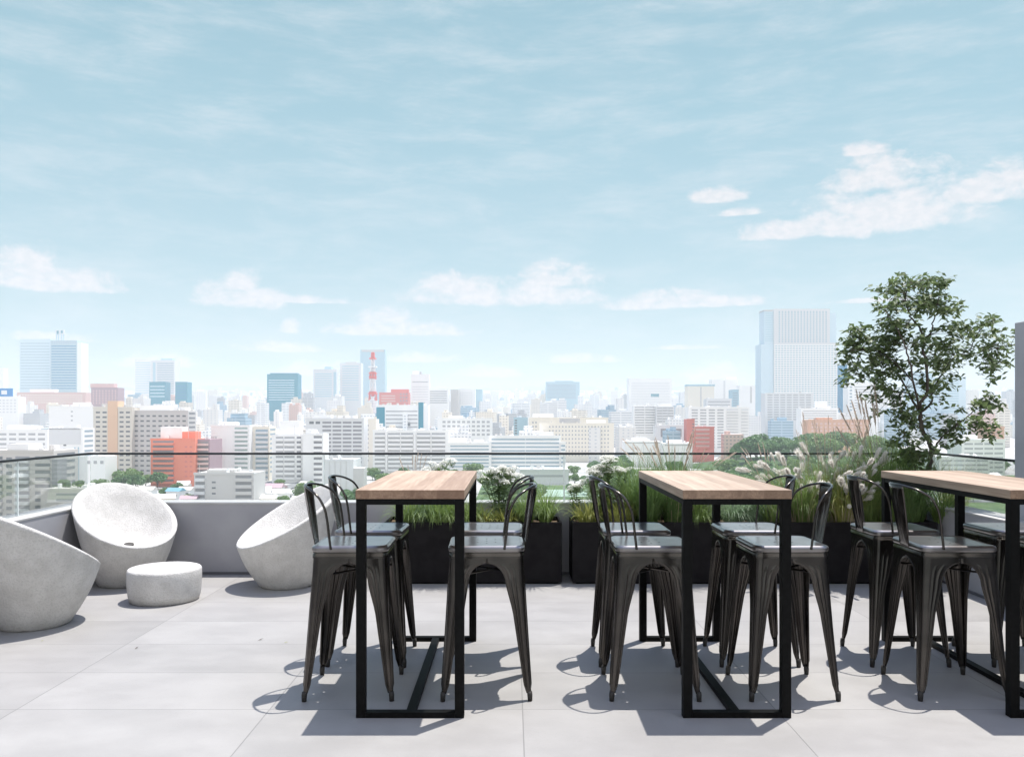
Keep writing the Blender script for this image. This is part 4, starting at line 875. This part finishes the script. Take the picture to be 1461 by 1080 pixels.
# ------------------------------------------------------------------ planting
pr = random.Random(21)
def blade(b, base, az_, L, lean, w, curl=1.0, m=0, seg=5):
    d = Vector((math.cos(az_), math.sin(az_), 0)); s = Vector((-d.y, d.x, 0)); rows = []
    p0 = Vector(base); ang = lean*.25; 
    for i in range(seg+1):
        t = i/seg; ww = w*(1-t)**.7*(.55+.45*min(1, t*4)) if i < seg else .0002
        rows.append([p0-s*ww/2, p0+s*ww/2]); ang = lean*.25+(lean*curl)*t**1.3
        p0 = p0+(d*math.sin(ang)+Vector((0,0,math.cos(ang))))*L/seg
    b.grid(rows, m=m); return p0
def tuft(px, D, L0, L1, n, lean, w, mtl, label, name='grass_tuft', cat='grass', spread=.085, plumes=None, group=None, curl=1.0):
    t_ = empty(name, ((px-CX)/F*D, D, ST)); tag(t_, label, cat, group); b = MB(); n = int(n*1.0)
    for i in range(n):
        a = pr.uniform(0, 6.283); q = spread*math.sqrt(pr.random())
        blade(b, (math.cos(a)*q, math.sin(a)*q*.7, 0), a+pr.uniform(-.8,.8), pr.uniform(L0, L1)*1.12, lean*pr.uniform(.4,1.75), w*pr.uniform(.6,1.1), curl, seg=7)
    b.build('leaves', mtl, t_)
    if plumes: plumes(t_)
    return t_
def plume_mesh(L, r, nf, mtl, taper=.5):
    b = MB(); q = random.Random(int(L*1000)+nf)
    b.tube([(0,0,0),(0,0,L)], [.0012,.0005], 4)
    for i in range(nf):
        t = q.random(); a = q.uniform(0, 6.283); rr = r*(math.sin(math.pi*min(1,(t**.8*.92+.06)))**taper)*q.uniform(.35,1.15); el_ = q.uniform(.8,1.9)
        p0 = Vector((0,0,t*L)); d = Vector((math.cos(a)*rr, math.sin(a)*rr, rr*el_*1.3)); s = Vector((-math.sin(a), math.cos(a), 0))*.0022
        b.add([p0-s, p0+s, p0+d+s*.7, p0+d-s*.7], [(0,1,2,3)])
    return b.build('plume', mtl, mesh_only=True)
PL_WHITE = [plume_mesh(.16, .032, 520, MT['plume'], .8), plume_mesh(.12, .036, 460, MT['plume'], .8), plume_mesh(.14, .026, 420, MT['plume'], .7)]
PL_TAN = [plume_mesh(.26, .014, 260, MT['feather'], .5), plume_mesh(.20, .011, 220, MT['feather'], .5)]
def stalks(n, L0, L1, lean, meshes, stem_m, sw=.0028, spread=.06, az_range=(0, 6.283), nm='flower_plume', sc=(1,1)):
    def f(t_):
        b = MB(); tips = []
        for i in range(n):
            a = pr.uniform(*az_range); q = spread*math.sqrt(pr.random()); L = pr.uniform(L0, L1); ln = lean*pr.uniform(.2,1.1)
            d = Vector((math.cos(a), math.sin(a), 0)); p0 = Vector((math.cos(a)*q, math.sin(a)*q*.7, 0)); pts = [p0.copy()]; ang = 0
            for k in range(6):
                ang = ln*(.25+.85*((k+1)/6)**1.4); p0 = p0+(d*math.sin(ang)+Vector((0,0,math.cos(ang))))*L/6; pts.append(p0.copy())
            b.tube(pts, [sw*.6]*5+[sw*.4]*2, 4); tips.append((pts[-1], a, ang))
        b.build('stems', stem_m, t_)
        for tp, a, ang in tips:
            s = pr.uniform(*sc) if sc[0] != sc[1] else sc[0]
            o = inst(nm, pr.choice(meshes), t_, tp, (0, min(1.7, ang*1.15), a), (s,s,s)); o.rotation_euler = Euler((0, min(1.9, ang*1.2), a), 'XYZ')
            o.rotation_euler = (Matrix.Rotation(a, 4, 'Z')@Matrix.Rotation(min(1.9, ang*1.2), 4, 'Y')).to_euler()
    return f
def umbel_mesh(seed, R_=.045):
    b = MB(); q = random.Random(seed)
    for i in range(110):
        a = q.uniform(0, 6.283); rr = R_*math.sqrt(q.random()); z = .012+.014*(1-(rr/R_)**2)+q.uniform(-.004,.004); s = q.uniform(.0028,.0048)
        c = Vector((math.cos(a)*rr, math.sin(a)*rr, z)); nrm = Vector((q.gauss(0,.5), q.gauss(0,.5), 1)).normalized(); u = nrm.orthogonal().normalized(); v = nrm.cross(u)
        b.add([c+u*s, c+v*s, c-u*s, c-v*s], [(0,1,2,3)])
    for i in range(12):
        a = i*.524; b.tube([(0,0,-.025),(math.cos(a)*R_*.7, math.sin(a)*R_*.7, .012)], .0008, 3, 1, cap=False)
    return b.build('flower_head', [MT['petal'], MT['shrub_leaf']], mesh_only=True)
UM = [umbel_mesh(1), umbel_mesh(2, .036), umbel_mesh(3, .03)]
def leafquad(b, p0, d, up, L, w, m=0):
    s = d.cross(up).normalized()*w/2; mid = p0+d*L*.45+up*w*.12
    b.add([p0, mid-s, p0+d*L, mid+s, p0+d*L*.45-up*w*.06], [(0,1,2,4),(0,4,2,3)], m)
def flower_shrub(px, D, H, rad, nst, label, y_off=0, heads=34):
    t_ = empty('flowering_shrub', ((px-CX)/F*D, D, ST)); tag(t_, label, 'shrub', 'white flowering shrubs in the planters'); b = MB(); lf = MB(); tips = []
    for i in range(nst):
        a = pr.uniform(0, 6.283); q = rad*math.sqrt(pr.random()); h = H*pr.uniform(.78,1.0)*(1-.28*(q/rad)**2)
        end = Vector((math.cos(a)*q, math.sin(a)*q*.6, h)); mid = Vector((end.x*.45, end.y*.45, h*.55))
        pts = catmull([(end.x*.1, end.y*.1, 0), mid, end], 4); b.tube(pts, [.0028]*(len(pts)-1)+[.0015], 4)
        for k in range(3):
            t = pr.uniform(.6,.9); c = mid.lerp(end, t*.8); e2 = c+Vector((pr.uniform(-.07,.07), pr.uniform(-.05,.05), h*.16+pr.uniform(0,.04))); b.tube([c, e2], [.0015,.001], 3); tips.append(e2)
        tips.append(end)
        for k in range(60):
            t = pr.random()**.7; c = (Vector((end.x*.1, end.y*.1, 0)).lerp(mid, t*2) if t < .5 else mid.lerp(end, t*2-1)); aa = pr.uniform(0, 6.283); d = Vector((math.cos(aa), math.sin(aa), pr.uniform(-.2,.6))).normalized()
            leafquad(lf, c, d, Vector((0,0,1)), pr.uniform(.045,.085), pr.uniform(.014,.024))
    b.build('stems', MT['shrub_leaf'], t_); lf.build('leaves', MT['shrub_leaf'], t_)
    pr.shuffle(tips)
    for e in tips[:heads]: inst('flower_head', pr.choice(UM), t_, e, (pr.uniform(-.35,.35), pr.uniform(-.35,.35), pr.uniform(0,6)), (pr.uniform(.95,1.4),)*3)
# first planter (left to right)
tuft(585, 7.06, .22, .34, 330, 1.5, .006, MT['grass'], 'arching green grass tuft at the left end of the shorter planter')
tuft(612, 7.12, .24, .36, 330, 1.5, .006, MT['grass_blue'], 'grey green grass tuft seen under the first tabletop')
tuft(645, 7.05, .18, .30, 300, 1.5, .006, MT['grass'], 'green grass tuft right of centre under the first tabletop')
flower_shrub(632, 7.22, .50, .19, 9, 'white flowering shrub whose heads just top the first table', heads=26)
flower_shrub(712, 7.18, .52, .20, 13, 'white flowering shrub right beside the first tabletop', heads=40)
tuft(690, 7.03, .08, .17, 170, 1.3, .012, MT['grass_yellow'], 'low yellow green leafy plant beside the first table leg', 'leafy_plant', 'plant', .09)
tuft(722, 7.03, .08, .15, 170, 1.3, .012, MT['grass_yellow'], 'low yellow green leafy plant below the white shrub', 'leafy_plant', 'plant', .09)
tuft(752, 7.07, .20, .38, 260, 1.3, .006, MT['grass'], 'green grass tuft behind the right stool backrests', spread=.05)
tuft(778, 7.08, .22, .40, 330, 1.35, .006, MT['grass'], 'bright grass tuft spilling over the right end of the shorter planter', spread=.05, curl=1.1)
tuft(590, 7.25, .30, .42, 10, .5, .004, MT['straw'], 'thin dry grass stalks rising behind the first tabletop', plumes=stalks(7, .40,.50,.35,PL_TAN,MT['straw'], sc=(.45,.6)))
tuft(628, 7.0, .22, .36, 300, 1.6, .0055, MT['grass'], 'grass tuft hanging over the planter edge under the first tabletop')
tuft(668, 7.02, .20, .34, 300, 1.5, .0055, MT['grass'], 'grass tuft beside the first table far leg')
tuft(738, 7.2, .20, .42, 260, 1.3, .0055, MT['grass_blue'], 'grey green grass tuft at the foot of the white shrub', spread=.07)
# second planter
tuft(860, 7.2, .24, .46, 300, 1.2, .006, MT['grass'], 'green grass tuft at the back under the largest white shrub')
tuft(905, 7.22, .35, .62, 420, 1.0, .006, MT['grass'], 'tall green grass clump between the largest shrub and middle table')
tuft(985, 7.2, .30, .52, 420, 1.1, .006, MT['grass'], 'green grass clump behind the middle table right half')
tuft(1078, 7.16, .24, .46, 360, 1.2, .006, MT['grass_blue'], 'grey green grass tuft behind the middle table right edge')
tuft(1125, 7.2, .34, .58, 420, 1.0, .006, MT['grass'], 'upright green grass between the two cream plumed grasses and middle table')
tuft(1178, 7.15, .34, .60, 480, 1.0, .006, MT['grass'], 'green clump between the two cream plumed grasses')
tuft(1235, 7.1, .34, .70, 480, .9, .0065, MT['grass'], 'fresh green clump left of the dark silver grass')
tuft(838, 7.05, .10, .26, 190, 1.3, .010, MT['grass_yellow'], 'yellow green leafy plant at the left end of the long planter', 'leafy_plant', 'plant', .08)
flower_shrub(872, 7.18, .56, .21, 15, 'largest white flowering shrub, left in the long planter', heads=50)
flower_shrub(822, 7.22, .40, .05, 2, 'single small white flower stalk left of the largest shrub', heads=6)
tuft(882, 7.03, .10, .26, 200, 1.2, .010, MT['grass_yellow'], 'leafy green plant under the largest white shrub', 'leafy_plant', 'plant', .09)
tuft(925, 7.08, .35, .62, 520, 1.05, .0065, MT['grass_dark'], 'dense dark grass clump left behind the middle table')
tuft(962, 7.12, .42, .68, 560, .95, .0065, MT['grass_dark'], 'tall dark grass clump with feather heads behind the middle table', plumes=stalks(30,.50,.64,.7,PL_TAN,MT['straw'], sc=(.5,.8), spread=.14))
tuft(1000, 7.06, .18, .32, 300, 1.5, .006, MT['grass'], 'arching tuft seen through the middle table frame, left', curl=1.1)
tuft(1045, 7.08, .20, .36, 330, 1.5, .006, MT['grass_blue'], 'grey green arching tuft seen through the middle table frame, right', curl=1.1)
tuft(1105, 7.05, .18, .40, 260, 1.2, .0055, MT['grass'], 'light grass tuft just right of the middle tabletop', plumes=stalks(9,.50,.62,.8,PL_TAN,MT['straw'], az_range=(2.2,4.2), sc=(.35,.5)))
tuft(1148, 7.08, .30, .54, 560, 1.2, .006, MT['grass'], 'fountain grass with cream plumes, left of the pair', plumes=stalks(44,.26,.60,1.05,PL_WHITE,MT['straw'], sc=(.5,.9), spread=.14))
tuft(1205, 7.05, .30, .56, 600, 1.2, .006, MT['grass_yellow'], 'fountain grass with cream plumes behind the rightmost table stools', plumes=stalks(54,.24,.60,1.05,PL_WHITE,MT['straw'], sc=(.5,.9), spread=.15))
tuft(1185, 7.26, .40, .62, 200, .5, .005, MT['grass_blue'], 'tall thin reed grass with upright brown stalks', plumes=stalks(26,.62,.84,.28,PL_TAN,MT['straw'], sc=(.35,.55), spread=.2))
tuft(1262, 7.20, .50, .82, 620, .75, .0075, MT['grass'], 'big dark silver grass clump left of the tree trunk', spread=.12, plumes=stalks(15,.66,.92,.4,PL_TAN,MT['straw'], az_range=(2.0,4.3), sc=(.8,1.1), spread=.12))
tuft(1300, 7.10, .40, .66, 460, .9, .0075, MT['grass_dark'], 'dark grass clump round the foot of the tree', spread=.1)
tuft(1345, 7.08, .20, .42, 240, 1.3, .012, MT['grass'], 'broad bladed green plant right of the tree foot', 'leafy_plant', 'plant', .07)
tuft(1360, 7.24, .42, .60, 160, .9, .006, MT['grass_yellow'], 'pale yellow green grass peeping over the right corner of the rail')

# tree in the long planter
def tree():
    D0 = 7.17; base = at(1317, 0, D0); t_ = empty('planter_tree', (base.x, D0, ST)); tag(t_, 'slender multi stemmed tree with dark leaves at the end of the planter', 'tree')
    def Q(px, py, dd=0): v = at(px, py, D0+dd); return v-Vector((base.x, D0, ST))
    rr = random.Random(5)
    def limb(name, pts, r0, r1):
        P_ = catmull([Q(*p0) for p0 in pts], 5); n_ = len(P_); P_ = [v+Vector((rr.gauss(0,.004), rr.gauss(0,.004), 0)) if 0 < i < n_-1 else v for i, v in enumerate(P_)]
        b = MB(); b.tube(P_, [r0+(r1-r0)*i/(n_-1) for i in range(n_)], 8); b.build(name, MT['bark'], t_, smooth=True); return P_
    B = []
    B += limb('trunk', [(1317,775),(1317,735),(1319,693),(1326,663),(1329,643),(1325,629),(1315,612),(1313,590)], .026, .017)
    B += limb('branch', [(1313,592),(1314,574,-.02),(1324,555,-.05),(1321,520,-.05),(1317,497,0),(1319,483,.02),(1309,464,.05),(1298,448,.05),(1292,425,.08),(1300,405,.1)], .015, .004)
    B += limb('branch', [(1319,483,.02),(1330,473,-.05),(1331,458,-.08),(1338,430,-.1),(1342,412,-.1)], .008, .003)
    B += limb('branch', [(1313,590),(1297,561,.12),(1285,540,.2),(1268,515,.25),(1245,492,.22),(1222,482,.2)], .011, .003)
    B += limb('branch', [(1312,586),(1304,548,-.15),(1297,516,-.22),(1288,485,-.2),(1270,455,-.18),(1262,440,-.15)], .010, .003)
    B += limb('branch', [(1314,588),(1328,576,.1),(1332,555,.2),(1345,533,.2),(1356,516,.15),(1366,508,.1),(1392,504,.05),(1420,497,0),(1442,492,0)], .010, .0025)
    B += limb('branch', [(1366,508,.1),(1384,498,.12),(1396,475,.12),(1408,461,.1),(1418,456,.1)], .005, .002)
    B += limb('branch', [(1331,646),(1339,629,-.08),(1358,611,-.15),(1376,598,-.2),(1390,586,-.2),(1408,577,-.2)], .009, .0025)
    B += limb('branch', [(1358,611,-.15),(1378,612,-.2),(1400,617,-.25)], .005, .002)
    B += limb('branch', [(1321,700),(1308,672,-.1),(1300,650,-.15),(1290,625,-.2)], .007, .002)
    B += limb('branch', [(1297,561,.12),(1270,556,.05),(1245,545,0),(1222,535,0)], .006, .002)
    B += limb('branch', [(1304,548,-.15),(1280,520,-.05),(1250,500,.0),(1215,500,.0)], .006, .002)
    clusters = [(1300,412,26,16,.1,1.2),(1318,402,14,8,.1,.6),(1338,412,16,9,-.1,.7),(1347,406,8,6,-.1,.3),(1278,425,18,12,.1,.7),(1300,440,32,16,.08,1.3),(1335,437,24,12,-.08,1.0),(1352,438,14,7,-.1,.5),(1262,438,14,8,-.1,.6),
      (1264,412,5,4,0,.12),(1282,403,6,3,0,.15),(1258,460,16,12,-.1,.6),(1246,478,22,12,.1,.9),(1220,482,16,10,.2,.7),(1214,497,12,9,.15,.5),(1206,512,6,8,.1,.25),(1232,500,26,14,.1,1.1),(1262,492,24,18,0,1.2),(1285,470,24,14,0,.9),(1290,500,24,20,-.1,1.2),
      (1245,520,26,13,.1,.9),(1215,530,13,9,0,.5),(1205,542,7,6,0,.25),(1275,528,26,15,.15,1.1),(1250,546,24,12,0,.9),(1300,545,22,16,.1,.8),(1262,562,20,11,.1,.8),(1285,572,16,8,.1,.5),(1272,583,20,7,.1,.6),(1295,590,16,8,0,.5),
      (1345,480,16,10,0,.6),(1362,470,13,9,.1,.5),(1350,500,22,14,.1,1.0),(1375,492,15,9,.1,.5),(1330,515,16,12,0,.6),(1345,525,22,12,.2,.9),(1335,545,14,10,.2,.5),(1325,490,12,9,0,.35),
      (1385,515,18,7,.05,.5),(1405,520,16,8,.05,.5),(1415,530,8,6,.05,.25),(1385,466,12,6,.12,.35),(1402,462,10,5,.1,.25),(1418,457,9,4,.1,.25),(1408,478,14,5,.1,.35),(1430,490,16,6,0,.45),(1446,485,8,6,0,.3),(1442,500,11,6,0,.3),(1420,502,14,6,0,.35),
      (1408,543,3,5,0,.05),(1338,563,11,8,.1,.4),(1330,575,8,5,0,.2),
      (1408,573,18,9,-.2,.8),(1420,582,9,5,-.2,.3),(1388,580,9,6,-.2,.3),(1372,600,16,8,-.2,.6),(1395,605,20,8,-.25,.7),(1404,622,9,6,-.25,.3),(1352,618,13,7,-.15,.4),(1372,628,10,5,-.2,.25),(1350,636,9,5,-.2,.2),
      (1300,605,20,8,0,.6),(1318,618,12,9,0,.4),(1292,622,14,10,-.2,.6),(1305,640,16,11,-.2,.7),(1290,652,13,10,-.15,.5),(1310,662,16,12,-.1,.7),(1300,682,16,12,-.1,.6),(1325,600,9,8,0,.25)]
    tw = MB(); lf = MB()
    for (px, py, rx, ry, dd, wgt) in clusters:
        c = Q(px, py, dd); nb = min(B, key=lambda v: (v-c).length); ntw = max(2, int(wgt*9.5))
        for k in range(ntw):
            e = c+Vector((rr.uniform(-1,1)*rx/F*D0, rr.uniform(-1,1)*.16, rr.uniform(-1,1)*ry/F*D0))
            if (e-nb).length > .02: 
                md = nb.lerp(e,.5)+Vector((0,0,.02)); tw.tube([nb, md, e], [.0025,.0018,.001], 4)
            for j in range(8 if wgt > .2 else 5):
                o_ = e+Vector((rr.gauss(0,.035), rr.gauss(0,.04), rr.gauss(0,.024))); tw.tube([e, o_], [.0009,.0006], 3, cap=False)
                a = rr.uniform(0, 6.283)
                for q in range(2):
                    d = Vector((math.cos(a+q*2.4), math.sin(a+q*2.4), rr.uniform(-1.1,.8))).normalized(); up = (Vector((rr.gauss(0,.6), rr.gauss(0,.6)-.25, 1))).normalized()
                    L = rr.uniform(.042,.074); leafquad(lf, o_, d, up, L, L*rr.uniform(.46,.62))
    tw.build('twigs', MT['bark'], t_); lf.build('foliage', MT['tree_leaf'], t_)
tree()

# fallen bits on the slabs
for i, (px, py, a, L) in enumerate([(372,913,60,.05),(408,917,5,.03),(195,925,80,.035),(60,915,20,.02),(461,906,-35,.06),(640,905,70,.03)]):
    D = F*CH/(py-HY); b = MB(); q = Vector((math.cos(R(a)), math.sin(R(a)), 0)); s = Vector((-q.y, q.x, 0))*.004
    b.add([(-q*L/2), Vector((0,0,.004))-s, q*L/2+Vector((0,0,.006)), Vector((0,0,.005))+s], [(0,1,2,3)]); o = b.build('fallen_leaf', MT['grass_yellow'] if i % 2 else MT['bark'], loc=((px-CX)/F*D, D, .002))
    tag(o, ['dry leaf curl on the slabs left of the first stools','thin straw lying beside the dry leaf curl','tiny upright leaf on the slabs behind the near egg chair shadow','speck of leaf near the left egg chair','green grass blade by the first left stool legs','small leaf under the first table'][i], 'leaf')

# ------------------------------------------------------------------ haze: the air over the town
hz = MB(); hz.box(-9300, 9300, -420, 9400, -50, 345); hmtl = bpy.data.materials.new('haze'); hmtl.use_nodes = True; nt = hmtl.node_tree; nt.nodes.clear()
pv = N(nt, 'ShaderNodeVolumePrincipled'); pv.inputs['Color'].default_value = (.69,.765,.81,1); pv.inputs['Density'].default_value = 0.00018; pv.inputs['Anisotropy'].default_value = 0.0
oo = N(nt, 'ShaderNodeOutputMaterial'); nt.links.new(pv.outputs[0], oo.inputs['Volume'])
try: hmtl.cycles.homogeneous_volume = True
except Exception: pass
ho = hz.build('haze', hmtl); tag(ho, kind='stuff')

# labels that came out alike get their place among their like
byl = {}
for o in COL.objects:
    if o.parent is None and o.get('label') and o.get('kind') is None: byl.setdefault(o['label'], []).append(o)
ordn = ['first','second','third','fourth','fifth','sixth','seventh','eighth','ninth','tenth','eleventh','twelfth','thirteenth','fourteenth','fifteenth','sixteenth','seventeenth','eighteenth','nineteenth','twentieth']
for lab, L in byl.items():
    if len(L) < 2: continue
    L.sort(key=lambda o: o.location.x/o.location.y)
    w_ = lab.split()
    for i, o in enumerate(L):
        pre = ('left hand' if i == 0 else 'right hand') if len(L) == 2 else ordn[i]+' from left'
        t_ = w_[:16-len(pre.split())]
        while t_[-1] in ('with','and','a','of','the','in','to','behind','right','left','above','beside','by','its','on','at','one','blue','grey','great','pale'): t_ = t_[:-1]
        o['label'] = pre+' '+' '.join(t_)
